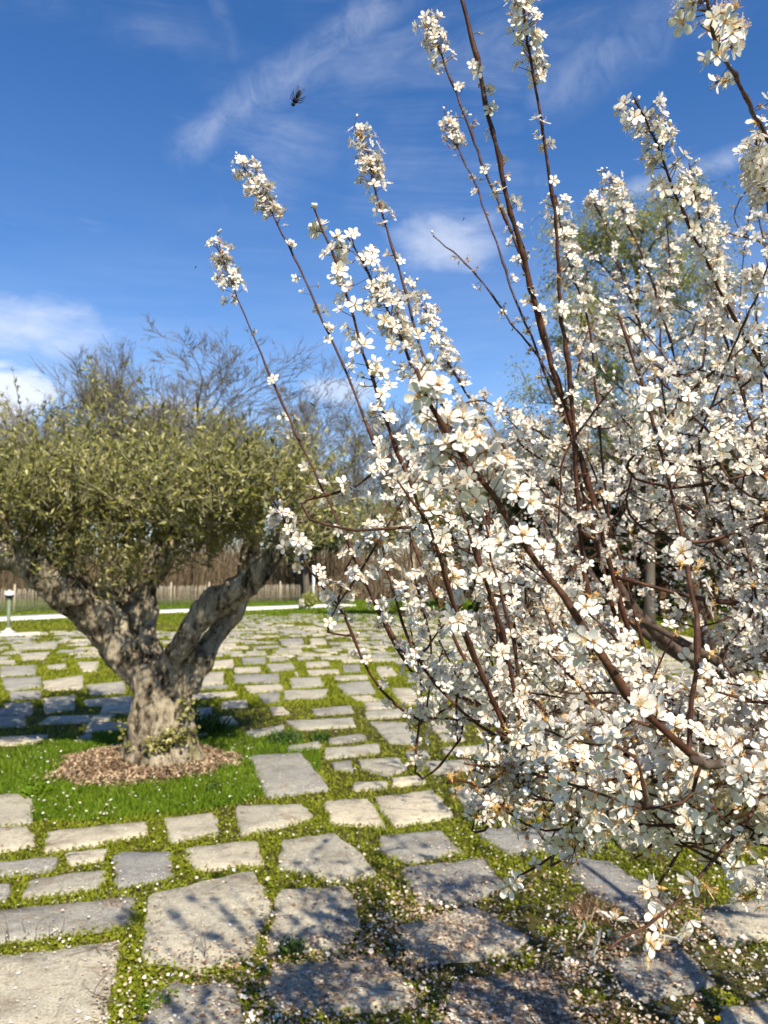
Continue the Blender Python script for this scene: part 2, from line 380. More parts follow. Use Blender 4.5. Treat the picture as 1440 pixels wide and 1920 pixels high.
def tube(pts, radii, sides=6, cap=True):
    pts = np.asarray(pts, float); n = len(pts); r = np.broadcast_to(radii, n)
    T, A, B = frames(pts)
    th = np.arange(sides) / sides * 2 * np.pi
    V = pts[:, None] + r[:, None, None] * (np.cos(th)[None, :, None] * A[:, None] + np.sin(th)[None, :, None] * B[:, None])
    V = V.reshape(-1, 3)
    i = np.arange(n - 1)[:, None] * sides; j = np.arange(sides)[None]; j2 = (j + 1) % sides
    Q = np.stack([i + j, i + j2, i + sides + j2, i + sides + j], -1).reshape(-1, 4)
    Tt = None
    if cap:
        V = np.vstack([V, pts[0], pts[-1]]); c0, c1 = n * sides, n * sides + 1; js = np.arange(sides)
        Tt = np.vstack([np.stack([np.full(sides, c0), (js + 1) % sides, js], 1), np.stack([np.full(sides, c1), (n - 1) * sides + js, (n - 1) * sides + (js + 1) % sides], 1)])
    return V, Q, Tt
def box(c, s, rz=0):
    x, y, z = np.array(s) / 2
    V = np.array([[-x, -y, -z], [x, -y, -z], [x, y, -z], [-x, y, -z], [-x, -y, z], [x, -y, z], [x, y, z], [-x, y, z]])
    cz, sz = math.cos(rz), math.sin(rz); V[:, :2] = V[:, :2] @ np.array([[cz, sz], [-sz, cz]])
    return V + np.array(c), np.array([[0, 3, 2, 1], [4, 5, 6, 7], [0, 1, 5, 4], [1, 2, 6, 5], [2, 3, 7, 6], [3, 0, 4, 7]])
def rand_dirs(n):
    v = rng.normal(size=(n, 3)); return v / np.linalg.norm(v, axis=1)[:, None]
def basis(n, spin=None):
    """per-row frames (X, Y, Z=n)"""
    n = n / (np.linalg.norm(n, axis=1)[:, None] + 1e-9)
    r = rand_dirs(len(n)); x = np.cross(r, n); x /= np.linalg.norm(x, axis=1)[:, None] + 1e-9
    return np.stack([x, np.cross(n, x), n], 1)      # (k,3,3) rows are axes
def scatter(V, Bs, pos, scale):
    """place template V at pos with frames Bs -> (k*nv,3)"""
    return (np.einsum('vi,kij->kvj', V, Bs) * np.asarray(scale).reshape(-1, 1, 1) + pos[:, None]).reshape(-1, 3)
def rep(Fc, nv, k): return (Fc[None] + (np.arange(k) * nv)[:, None, None]).reshape(-1, Fc.shape[1])
def in_poly(pts, poly):
    x, y = pts[:, 0], pts[:, 1]; ins = np.zeros(len(pts), bool); n = len(poly); j = n - 1
    for i in range(n):
        xi, yi = poly[i]; xj, yj = poly[j]
        c = ((yi > y) != (yj > y)) & (x < (xj - xi) * (y - yi) / (yj - yi + 1e-12) + xi)
        ins ^= c; j = i
    return ins

# ------------------------------------------------------------------ the setting
def sheet(name, x0, x1, y0, y1, z, m, nx=2, ny=2, amp=0.0):
    X, Y = np.meshgrid(np.linspace(x0, x1, nx), np.linspace(y0, y1, ny)); Z = np.full(X.shape, z)
    if amp: Z = Z + amp * rng.normal(size=X.shape)
    V = np.stack([X, Y, Z], -1).reshape(-1, 3); i = (np.arange(ny - 1)[:, None] * nx + np.arange(nx - 1)[None]).ravel()
    Q = np.stack([i, i + 1, i + nx + 1, i + nx], 1)
    return tag(link(name, mesh_arrays(name, V, Q, mats=[M[m]], smooth=True)), kind='structure')
ground = sheet('ground', -900, 900, -60, 1500, -.030, 'meadow')
pavement = sheet('pavement', -13.5, 14, .3, 31.5, -.012, 'moss_soil', 60, 60, .002)
wood_floor = sheet('wood_floor', -160, 160, 47.5, 260, -.02, 'wood_floor')
OLIVE = G(302, 1432); OX, OY = OLIVE[0], OLIVE[1]

# path and kerb at the far side
def strip(name, pts, width, z, m, h=.0):
    pts = np.array(pts, float); c = smooth_path(np.c_[pts, np.zeros(len(pts))], 24)
    T = np.gradient(c, axis=0); T /= np.linalg.norm(T, axis=1)[:, None]; nrm = np.stack([-T[:, 1], T[:, 0], 0 * T[:, 0]], 1)
    Lf, Rt = c + nrm * width / 2, c - nrm * width / 2
    k = len(c); V = np.vstack([Lf + [0, 0, z], Rt + [0, 0, z], Lf + [0, 0, z - h - .06], Rt + [0, 0, z - h - .06]]); i = np.arange(k - 1)
    Q = np.vstack([np.stack([i, i + k, i + k + 1, i + 1], 1), np.stack([i, i + 1, i + 2 * k + 1, i + 2 * k], 1), np.stack([i + k, i + 3 * k, i + 3 * k + 1, i + k + 1], 1)])
    return tag(link(name, mesh_arrays(name, V, Q, mats=[M[m]])), kind='structure')
g2 = lambda px, py: G(px, py)[:2]
strip('path', [g2(-500, 1186), g2(-200, 1172), g2(0, 1161), g2(300, 1147), g2(560, 1137.5), g2(640, 1134.5)], 2.2, .05, 'concrete', .02)
strip('kerb', [g2(1080, 1160), g2(1130, 1170), g2(1200, 1183), g2(1290, 1207), g2(1500, 1250)], .5, .10, 'kerb', .1)
strip('kerb', [g2(-260, 1196), g2(0, 1192), g2(70, 1189)], .5, .06, 'kerb', .05)

# ------------------------------------------------------------------ paving stones
def z4(pts): return [(x / 2.571 + 440, y / 2.571 + 1120) for x, y in pts]
def zo(pts): return [(x / 2.769, y / 2.769 + 1000) for x, y in pts]
TR = [
 [(-70,1800),(110,1783),(222,1769),(212,1850),(185,1965),(-70,1965)], [(-70,1716),(120,1696),(247,1682),(245,1735),(120,1752),(-70,1780)],
 [(60,1651),(194,1632),(186,1668),(42,1684)], [(-60,1668),(20,1660),(12,1687),(-60,1695)], [(219,1598),(317,1597),(324,1645),(221,1666)],
 [(-60,1630),(105,1611),(97,1632),(-60,1650)], [(122,1601),(200,1593),(194,1611),(130,1621)], [(94,1560),(270,1543),(273,1566),(180,1584),(86,1597)],
 [(-70,1495),(57,1490),(60,1543),(-70,1549)], [(-70,1559),(57,1555),(57,1586),(-70,1610)], [(305,1535),(400,1525),(408,1561),(322,1580)],
 [(440,1515),(565,1510),(583,1535),(452,1566)], [(470,1420),(565,1415),(617,1480),(500,1494)],
 [(609,1505),(690,1499),(724,1548),(623,1545)], [(700,1498),(813,1484),(848,1532),(738,1549)], [(532,1580),(628,1567),(704,1636),(640,1653),(522,1627)],
 [(711,1571),(823,1557),(867,1597),(770,1617),(719,1601)], [(353,1592),(482,1579),(492,1622),(361,1631)],
 [(282,1683),(473,1640),(508,1700),(473,1793),(365,1822),(271,1793)], [(523,1677),(648,1669),(675,1733),(636,1784),(500,1786)],
 [(513,1816),(711,1799),(775,1868),(760,1884),(532,1902),(505,1862)], [(312,1852),(440,1852),(462,1965),(236,1965)],
 [(750,1627),(905,1612),(945,1662),(880,1691),(790,1691)], [(750,1745),(885,1700),(985,1760),(960,1792),(768,1803)],
 [(850,1850),(1000,1826),(1072,1870),(1078,1965),(826,1965)], [(890,1560),(1040,1545),(1078,1590),(950,1601)],
 [(1058,1608),(1140,1618),(1262,1690),(1200,1722),(1075,1652)], [(1368,1625),(1475,1620),(1490,1672),(1388,1662)],
 [(1350,1898),(1475,1880),(1490,1965),(1365,1965)], [(1140,1800),(1280,1780),(1340,1850),(1190,1872)], [(1130,1535),(1290,1530),(1330,1580),(1170,1590)],
]
T4 = [[(655,605),(830,610),(900,705),(740,700)], [(250,600),(565,585),(580,620),(310,640)], [(40,650),(240,615),(235,650),(90,675)],
 [(265,720),(400,700),(420,720),(260,745)], [(450,680),(610,660),(640,685),(470,705)], [(440,730),(690,710),(695,750),(430,775)], [(600,790),(790,780),(825,830),(740,860),(610,822)],
 [(820,745),(930,740),(945,770),(840,782)], [(470,800),(560,790),(572,840),(480,830)], [(570,900),(730,890),(738,920),(580,932)], [(760,880),(910,865),(918,895),(760,912)],
 [(920,800),(1130,790),(1155,840),(960,852)], [(1000,730),(1280,710),(1285,745),(1020,757)], [(980,660),(1100,665),(1105,690),(1000,692)], [(930,610),(1100,590),(1112,640),(960,652)],
 [(490,420),(640,405),(682,465),(540,475)], [(240,455),(450,445),(432,490),(240,495)], [(265,395),(410,390),(430,430),(280,440)], [(105,470),(215,460),(216,505),(150,515)],
 [(40,430),(225,420),(232,450),(80,465)], [(0,375),(210,370),(216,410),(0,415)], [(370,540),(560,525),(572,555),(390,567)], [(620,510),(770,500),(762,530),(640,540)],
 [(630,555),(820,540),(804,575),(640,586)], [(750,440),(850,440),(912,515),(810,520)], [(155,325),(275,320),(292,350),(175,358)], [(340,315),(450,310),(462,335),(350,341)],
 [(520,330),(600,325),(612,360),(530,363)], [(350,355),(500,350),(502,370),(360,378)], [(680,340),(750,335),(787,380),(700,386)], [(35,295),(145,290),(147,320),(40,323)],
 [(215,205),(325,200),(332,226),(230,231)], [(360,200),(430,198),(442,225),(370,229)], [(0,340),(125,335),(126,360),(0,363)], [(480,380),(640,378),(642,398),(485,402)]]
TO = [[(10,760),(210,750),(212,800),(30,816)], [(45,830),(210,820),(216,860),(60,870)], [(220,770),(430,740),(432,810),(240,816)], [(220,860),(390,840),(386,910),(240,931)],
 [(0,690),(180,685),(182,735),(0,746)], [(400,670),(510,665),(502,715),(430,721)], [(440,870),(680,850),(682,890),(450,896)], [(450,790),(640,770),(652,830),(470,841)],
 [(-100,960),(130,955),(132,1000),(-100,1006)], [(-80,918),(160,905),(166,940),(-80,950)], [(20,884),(170,878),(175,898),(30,903)], [(970,840),(1220,825),(1226,850),(990,866)],
 [(1150,875),(1280,868),(1286,900),(1160,906)], [(1020,910),(1100,905),(1096,945),(1030,946)], [(1030,730),(1160,720),(1162,780),(1050,791)], [(1080,670),(1210,655),(1212,695),(1090,706)],
 [(240,690),(340,680),(342,705),(250,709)], [(-40,660),(80,658),(82,680),(-40,684)], [(100,625),(260,615),(232,655),(120,661)], [(60,575),(300,570),(282,600),(80,606)]]
polys = []
for p in TR + [z4(q) for q in T4] + [zo(q) for q in TO]:
    polys.append(np.array([G(x, y)[:2] for x, y in p]))
MULCH_R = .68
def rounded(poly, per=3, jit=.009):
    """cut stone outline: uneven edges, worn corners"""
    poly = np.asarray(poly); n = len(poly); out = []
    c = poly.mean(0); size = np.sqrt(np.abs(np.ptp(poly[:, 0]) * np.ptp(poly[:, 1])))
    cut = min(.10, .02 / max(size, .1) + .02)
    for i in range(n):
        a, b_ = poly[i], poly[(i + 1) % n]
        for t in np.linspace(cut, 1 - cut, per): out.append(a * (1 - t) + b_ * t)
    out = np.array(out)
    return c + (out - c) * 1.035 + rng.normal(size=out.shape) * jit * min(1, size / .4)
# the rest of the paving: rows laid 14 degrees off the view axis
ang = R(13.5); ca, sa = math.cos(ang), math.sin(ang)
U = np.array([ca, sa]); Vv = np.array([-sa, ca])
cent = np.array([p.mean(0) for p in polys]); rad = np.array([np.linalg.norm(p - p.mean(0), axis=1).max() for p in polys])
hull_traced_y = 14.0
extra = []
row = -6.0
while row < 36:
    h = rng.uniform(.38, .62); u = -22 + rng.uniform(0, .6)
    while u < 26:
        wd = rng.uniform(.4, .95); gap = rng.uniform(.06, .19)
        if rng.random() < .12: gap += rng.uniform(.2, .7)
        a0 = U * (u + gap / 2) + Vv * (row + rng.uniform(.04, .12)); 
        q = np.array([a0, a0 + U * (wd - gap), a0 + U * (wd - gap) + Vv * (h - rng.uniform(.07, .15)), a0 + Vv * (h - rng.uniform(.07, .15))])
        q += rng.normal(size=q.shape) * .022
        u += wd
        c = q.mean(0)
        if c[1] < .8 or c[1] > 30.5 or abs(c[0]) > .56 * c[1] + 2.2: continue
        if c[0] < -11.8 or c[0] > 12.5: continue
        if c[1] > 21.5 and c[0] < -5.5 - (c[1] - 21.5) * .1: continue
        if rng.random() < .06 + .012 * max(0, c[1] - 14): continue
        if np.hypot(c[0] - OX, c[1] - OY) < 1.25: continue
        px, py, d = project([[c[0], c[1], 0]]); px, py = px[0], py[0]
        if -400 < px < 430 and 1395 < py < 1545: continue              # lawn round the olive tree
        if 1100 < px and 1155 < py < 1215: continue                     # grass bank by the kerb
        pts = np.vstack([q, c]); bad = False
        near = np.where(np.linalg.norm(cent - c, axis=1) < rad + .6)[0]
        for k in near:
            if in_poly(pts, polys[k]).any() or in_poly(np.vstack([polys[k], cent[k]]), q).any(): bad = True; break
            if np.linalg.norm(cent[k] - c) < .5 * (rad[k] + .3): bad = True; break
        if bad: continue
        extra.append(q)
    row += h
extra.sort(key=lambda q: np.hypot(*(q.mean(0))) + (100 if abs(project([[*q.mean(0), 0]])[0][0] - 720) > 800 else 0))
allp = polys + extra
def stone_geo(poly, per, z, c):
    o = rounded(poly, per); n = len(o)
    ctr = poly.mean(0)
    dl = np.linalg.norm(o - ctr, axis=1)[:, None]; top = ctr + (o - ctr) * (1 - .011 / np.maximum(dl, .05))
    tilt = rng.normal(size=2) * .008
    zt = z + (top - ctr) @ tilt; zo_ = z - .006 - .004 * rng.random(n) + (o - ctr) @ tilt
    inner = ctr + (o - ctr) * .55
    zi = z + .003 + (inner - ctr) @ tilt + rng.normal(size=n) * .002
    V = np.vstack([np.c_[o, np.full(n, -.05)], np.c_[o, zo_], np.c_[top, zt], np.c_[inner, zi], [[*ctr, z + .004]]]) - c
    i = np.arange(n); j = (i + 1) % n
    Q = np.vstack([np.stack([i + k * n, j + k * n, j + (k + 1) * n, i + (k + 1) * n], 1) for k in range(3)])
    T = np.stack([3 * n + i, 3 * n + j, np.full(n, 4 * n)], 1)
    return V, Q, T
NST = 296
SHADE = {0: .72, 1: .22, 2: .45, 4: .0, 5: .12, 7: .8, 8: .5, 10: .62, 11: .55, 12: .15, 13: .85, 14: .85, 15: .5, 16: .2, 17: .7, 18: .66, 19: .6, 20: .6, 21: .3, 24: .1, 25: .05, 26: .02}
for k, p in enumerate(allp[:NST]):
    c = np.array([*p.mean(0), 0.0]); V, Q, T = stone_geo(p, 7 if k < 32 else (5 if k < len(polys) else 4), rng.uniform(.006, .018), c)
    o = link('stone', mesh_arrays('stone', V, Q, T, mats=[M['stone']]), pavement); o.location = c
    o.color = (SHADE.get(k, rng.uniform(.05, .95)), 0, 0, 1)
mb = MB()
for p in allp[NST:]:
    V, Q, T = stone_geo(p, 2, rng.uniform(.006, .016), np.zeros(3)); mb.add(V, Q, T)
tag(mb.build('far_stones', M['stone'], pavement), kind='stuff').color = (0, 1, 0, 1)

# ------------------------------------------------------------------ grass between the stones
def on_stone(pts, grow=1.0):
    ins = np.zeros(len(pts), bool); order = np.argsort(pts[:, 1]); ys = pts[order, 1]
    for p in allp:
        q = p if grow == 1 else p.mean(0) + (p - p.mean(0)) * grow
        a, b_ = np.searchsorted(ys, [q[:, 1].min(), q[:, 1].max()]); s = order[a:b_]
        s = s[(pts[s, 0] > q[:, 0].min()) & (pts[s, 0] < q[:, 0].max())]
        if len(s): ins[s] |= in_poly(pts[s], q)
    return ins
def view_pts(n, y0, y1, power=1.0, margin=.6, x1=None):
    """random ground points inside the view wedge, denser close by"""
    u = rng.random(n); y = (y0 ** -power + u * (y1 ** -power - y0 ** -power)) ** (-1 / power)
    x = rng.uniform(-1, 1, n) * (.52 * y + margin); return np.c_[x, y]
def blades(pts, h, wd, lean=.5, z=-.012):
    n = len(pts); h = np.broadcast_to(h, n) * rng.uniform(.5, 1.3, n); wd = np.broadcast_to(wd, n) * rng.uniform(.6, 1.3, n)
    a = rng.uniform(0, 2 * np.pi, n); sx = np.c_[np.cos(a), np.sin(a), 0 * a] * wd[:, None] / 2
    b0 = np.c_[pts, np.full(n, z)]; ln = rng.normal(size=(n, 3)) * lean * h[:, None]; ln[:, 2] = h
    mid = b0 + ln * .5 + np.c_[0 * a, 0 * a, h * .12]; tip = b0 + ln
    V = np.stack([b0 - sx, b0 + sx, mid + sx * .8, mid - sx * .8, tip], 1).reshape(-1, 3)
    k = np.arange(n)[:, None] * 5
    return V, k + np.array([[0, 1, 2, 3]]), k + np.array([[3, 2, 4]])
def leaflets(pts, r, zlo, zhi, tilt=.6):
    n = len(pts); nrm = rand_dirs(n) * tilt + np.array([0, 0, 1.]); Bs = basis(nrm)
    th = np.arange(5) / 5 * 2 * np.pi; T = np.c_[np.cos(th), np.sin(th) * .8, .15 * np.cos(2 * th)]
    pos = np.c_[pts, rng.uniform(zlo, zhi, n)]
    V = scatter(T, Bs, pos, r * rng.uniform(.6, 1.3, n)); k = np.arange(n)[:, None] * 5
    return V, k + np.array([[0, 1, 2, 3]]), k + np.array([[0, 3, 4]])
def patch(pts, s, seed):
    """cheap smooth noise 0..1 for clumping"""
    r = np.random.default_rng(seed); v = 0
    for k in range(5):
        f = r.normal(size=2) * s * (1 + k * .6); v = v + np.sin(pts @ f + r.uniform(0, 6.28)) / (1 + .4 * k)
    return .5 + .5 * np.tanh(v * .9)
def lawn_zone(pts):
    px, py, d = project(np.c_[pts, np.zeros(len(pts))])
    rr = np.hypot(pts[:, 0] - OX + .15, pts[:, 1] - OY)
    return (rr < 1.5) & (rr > MULCH_R * .9)
mb = MB()
pts = view_pts(380000, 2.2, 10, 1.4)
st = on_stone(pts, .985); keep = ~st & (np.hypot(pts[:, 0] - OX + .15, pts[:, 1] - OY) > MULCH_R * (.93 + .1 * rng.random(len(pts))))
lz = lawn_zone(pts)
keep &= lz | (rng.random(len(pts)) < .45 + .55 * patch(pts, 3.5, 3))
# trodden, litter-covered earth under the plum tree carries less grass
bare = np.exp(-(((pts[:, 0] - .85) / 1.3) ** 4 + ((pts[:, 1] - 3.2) / 1.05) ** 4))
keep &= rng.random(len(pts)) > 1.02 * bare * (1 - .9 * (patch(pts, 6, 8) > .86))
gp, lz = pts[keep], lz[keep]
sel = rng.random(len(gp)) < .5
g1 = gp[sel & ~lz]; dd = g1[:, 1]
hgt = (.016 + .016 * patch(g1, 5, 5)) * (1 + .05 * dd)
V, Q, T = blades(g1, hgt, .0035 + .0009 * dd); mb.add(V, Q, T)
g3 = gp[~sel & ~lz]; V, Q, T = leaflets(g3, .0045 + .0009 * g3[:, 1], -.008, .016); mb.add(V, Q, T)
g4 = gp[lz]; V, Q, T = blades(g4, .045, .008, .45); mb.add(V, Q, T, 1)
lp = rng.uniform(-1.5, 1.5, (16000, 2)) + [OX, OY]; lp = lp[lawn_zone(lp) & ~on_stone(lp, 1.0)]
V, Q, T = blades(lp, .045, .008, .45); mb.add(V, Q, T, 1)
tag(mb.build('grass', [M['grass'], M['lawn']]), 'low yellow-green grass and clover growing in the joints between the stones', 'grass', kind='stuff')
mb = MB()
pts = view_pts(210000, 9.5, 33, 1.0, 1.0); keep = ~on_stone(pts, .99)
keep &= rng.random(len(pts)) < .4 + .6 * patch(pts, 1.2, 9)
gp = pts[keep]; dd = gp[:, 1]
V, Q, T = blades(gp, .032 + .0008 * dd, .012 + .0014 * dd, .6); V = V.reshape(-1, 5, 3)[:, [0, 1, 4]].reshape(-1, 3); mb.add(V, None, rep(np.array([[0, 1, 2]]), 3, len(gp)))
fp = np.c_[rng.uniform(-22, 16, 60000), rng.uniform(25, 47, 60000)]
q0, q1 = g2(0, 1161), g2(560, 1137.5); dpath = np.abs((fp - q0) @ np.array([-(q1 - q0)[1], (q1 - q0)[0]]) / np.linalg.norm(q1 - q0))
fp = fp[(dpath > 1.25) | (fp[:, 0] > g2(640, 1134)[0])]
V, Q, T = blades(fp, .09, .05, .6, -.03); V = V.reshape(-1, 5, 3)[:, [0, 1, 4]].reshape(-1, 3); mb.add(V, None, rep(np.array([[0, 1, 2]]), 3, len(fp)), 1)
tag(mb.build('far_grass', [M['grass'], M['lawn']]), 'green grass between the far paving rows and along the pale path', 'grass', kind='stuff')

# dry litter and fallen petals
def flakes(pts, r, z=.012, zs=.006, tilt=.35):
    n = len(pts); Bs = basis(rand_dirs(n) * tilt + np.array([0, 0, 1.]))
    T = np.array([[-.6, -.5, 0], [.5, -.6, .1], [.8, .4, 0], [0, .9, .2], [-.8, .3, .05]]); pos = np.c_[pts, z + np.abs(rng.normal(size=n)) * zs]
    V = scatter(T, Bs, pos, r * np.exp(rng.normal(size=n) * .38 - .2)); k = np.arange(n)[:, None] * 5
    return V, k + np.array([[0, 1, 2, 3]]), k + np.array([[0, 3, 4]])
pts = view_pts(90000, 2.3, 9.5, 1.6)
s1 = on_stone(pts); edge = s1 & ~on_stone(pts, .86)
under = np.exp(-(((pts[:, 0] - .75) / 1.5) ** 2 + ((pts[:, 1] - 3.2) / 1.5) ** 2))
pr = .035 + .16 * under + .12 * edge * (.3 + under) + .05 * (~s1); pr *= .3 + 1.1 * patch(pts, 4, 21)
fp = pts[rng.random(len(pts)) < pr]
mb = MB(); s = on_stone(fp)
V, Q, T = flakes(fp[s], .0062, .019, .003); mb.add(V, Q, T)
V, Q, T = flakes(fp[~s], .0072, .016, .012, .7); mb.add(V, Q, T)
# daisies' white specks in the lawn
lp = rng.uniform(-1.6, 1.6, (420, 2)) + [OX, OY - .3]; lp = lp[lawn_zone(lp)]
V, Q, T = flakes(lp, .011, .04, .01, .4); mb.add(V, Q, T)
tag(mb.build('fallen_petals', M['fallen']), 'white fallen petals strewn over the stones and grass', 'petals', kind='stuff')
pts = view_pts(190000, 2.3, 7.5, 1.5)
s1 = on_stone(pts); edge = s1 & ~on_stone(pts, .80)
under = np.exp(-(((pts[:, 0] - .55) / 1.35) ** 2 + ((pts[:, 1] - 3.3) / 1.0) ** 2))
pa = patch(pts, 3.2, 31)
heapm = np.clip((under - .25) * 1.4, 0, 1) * (.25 + .75 * (pa > .45)) * np.where(s1, .60, 1.0) + .30 * edge * np.clip(under + .12, 0, 1)
c18 = polys[18].mean(0); heapm *= np.where(np.hypot(pts[:, 0] - c18[0], pts[:, 1] - c18[1] - .02) < .22, .12, 1)
pick = rng.random(len(pts)) < heapm * .75; fp = pts[pick]; sp_ = s1[pick]
mb = MB(); V, Q, T = flakes(fp[~sp_], .0075, .004, .014, .6); mb.add(V, Q, T); V, Q, T = flakes(fp[sp_], .0075, .020, .004, .3); mb.add(V, Q, T)
tag(mb.build('petal_litter', M['litter']), 'tan and brown dried petal litter lying over the stones', 'litter', kind='stuff')

# wood chips round the olive tree
n = 14000; a = rng.uniform(0, 2 * np.pi, n); rr = MULCH_R * np.sqrt(rng.random(n)) * (1 + .09 * np.sin(3 * a + 1) + .06 * np.sin(7 * a) + .05 * np.sin(13 * a + 2)) * np.where(rng.random(n) < .07, rng.uniform(1, 1.28, n), 1)
pts = np.c_[OX - .15 + rr * np.cos(a) * 1.08, OY + rr * np.sin(a)]
zz = .045 * (1 - (rr / MULCH_R) ** 2)
Bs = basis(rand_dirs(n) * .9 + np.array([0, 0, 1.])); T = np.array([[-1, -.3, 0], [1, -.35, 0], [1.1, .3, .1], [-.9, .35, .1]])
V = scatter(T, Bs, np.c_[pts, zz + rng.uniform(-.005, .03, n)], .014 * rng.uniform(.4, 1.8, n))
mb = MB(); mb.add(V, rep(np.array([[0, 1, 2, 3]]), 4, n))
th = np.arange(40) / 40 * 2 * np.pi; ring = MULCH_R * (1 + .06 * np.sin(3 * th + 1))
Vd = [[OX - .15, OY, .045]]; 
for f, z_ in ((.5, .034), (1, -.02)):
    Vd += [[OX - .15 + 1.08 * f * r_ * math.cos(t_), OY + f * r_ * math.sin(t_), z_] for t_, r_ in zip(th, ring)]
i = np.arange(40); j = (i + 1) % 40
mb.add(Vd, np.stack([1 + i, 41 + i, 41 + j, 1 + j], 1), np.stack([np.zeros(40, int), 1 + i, 1 + j], 1))
tag(mb.build('wood_chips', M['chip']), 'round bed of tan wood chips at the foot of the thick olive trunk', 'mulch', kind='stuff')

# ------------------------------------------------------------------ weeds, twigs, dandelion
def weed(name, px, py, r, h, n, label, cat='weed', m='weed', group=None, wd=.012):
    g = G(px, py); root = empty(name, (g[0], g[1], 0), label, cat, group)
    a = rng.uniform(0, 2 * np.pi, n); q = np.sqrt(rng.random(n)) * r; p = np.c_[q * np.cos(a), q * np.sin(a)]
    V, Q, T = blades(p, h * (1.1 - .5 * (q / r)), wd, .45, -.012)
    mb = MB(); mb.add(V, Q, T)
    V, Q, T = leaflets(p[:n // 2], wd * .9, .0, h * .8, 1.0); mb.add(V, Q, T)
    tag(mb.build('leaves', M[m], root), kind='stuff'); return root
weed('weed_clump', 533, 1391, .17, .13, 260, 'dark bushy weed clump at the end of a pale paving stone')
weed('weed_clump', 600, 1386, .10, .09, 160, 'small round dark weed tuft between two pale stones')
weed('weed_clump', 400, 1482, .06, .06, 90, 'tiny dark weed tuft in the lawn beside the wood chips')
weed('weed_clump', 548, 1790, .055, .07, 120, 'small bright green weed tuft among the dried petal litter')
weed('weed_clump', 385, 1372, .20, .22, 240, 'leafy weeds growing on the shaded side of the olive trunk', wd=.02)
weed('weed_clump', 70, 1492, .10, .08, 140, 'broad-leaved weed rosette at the corner of a paving stone', m='lawn', wd=.03)
weed('weed_clump', 295, 1880, .08, .04, 260, 'bright clover patch beside the bottom edge stones', m='lawn', wd=.008)
weed('reddish_weed', 1105, 1715, .10, .10, 160, 'dark reddish weed in the plum tree shade beside a grey stone', m='dry', wd=.006)
weed('dry_stalks', 205, 1700, .05, .05, 50, 'dry brown stalks between the stones', m='dry', wd=.003)
def stalks(px, py, label, n, ln, lean):
    g = G(px, py); root = empty('dry_twig', (g[0], g[1], 0), label, 'twig')
    for k in range(n):
        a = rng.uniform(0, 6.28); d = np.array([math.cos(a) * lean, math.sin(a) * lean, 1.0 if lean < 1 else .12]); d /= np.linalg.norm(d)
        p0 = np.array([rng.normal() * .03, rng.normal() * .03, .016]); l = ln * rng.uniform(.6, 1.2)
        pth = smooth_path([p0, p0 + d * l * .5 + rng.normal(size=3) * .008 * [1, 1, .3], p0 + d * l + rng.normal(size=3) * .012 * [1, 1, .3]], 6)
        pth[:, 2] = np.maximum(pth[:, 2], .016); V, Q, T = tube(pth, np.linspace(.0016, .0008, 6), 4); mb = MB(); mb.add(V, Q, T)
        mb.build('stem', M['thicket'], root)
stalks(28, 1770, 'thin dry upright stems at the edge of a long grey stone', 4, .10, .3)
stalks(92, 1762, 'two thin dry stems beside a long grey stone', 3, .08, .3)
stalks(375, 1795, 'thin dry stem standing on the large litter-covered stone', 3, .12, .2)
stalks(180, 1880, 'dark dead twigs lying on the big pale corner stone', 6, .16, 5)
stalks(200, 1795, 'brown dead stalks lying over the upper edge of the big corner stone', 6, .14, 5)
def dandelion(px, py, h, r, label):
    g = G(px, py, h); root = empty('dandelion', (g[0], g[1], 0), label, 'flower', 'yellow flowers')
    mb = MB(); V, Q, T = tube(smooth_path([[0, 0, -.01], [.004, .004, h * .6], [0, 0, h]], 5), .002, 5); mb.add(V, Q, T); mb.build('stem', M['weed'], root)
    n = 70; d = rand_dirs(n); d[:, 2] = np.abs(d[:, 2]) + .35; Bs = basis(np.cross(d, rand_dirs(n)))
    d /= np.linalg.norm(d, axis=1)[:, None]; s = np.cross(d, rand_dirs(n)); s /= np.linalg.norm(s, axis=1)[:, None]
    b0 = np.array([0, 0, h]); V = np.stack([b0 - s * r * .06, b0 + s * r * .06, b0 + d * r + s * r * .11, b0 + d * r - s * r * .11], 1).reshape(-1, 3)
    mb = MB(); mb.add(V, rep(np.array([[0, 1, 2, 3]]), 4, n)); tag(mb.build('petals', M['yellow'], root), kind='stuff')
    a = rng.uniform(0, 6.28, 12); p = np.c_[np.cos(a), np.sin(a)] * .012; V, Q, T = blades(p, .05, .014, 1.2); mb = MB(); mb.add(V, Q, T); mb.build('leaf', M['weed'], root)
dandelion(1345, 1912, .05, .013, 'yellow dandelion flower in the litter under the plum tree')
dandelion(170, 1333, .08, .02, 'small yellow flower in the shaded grass left of the olive trunk')

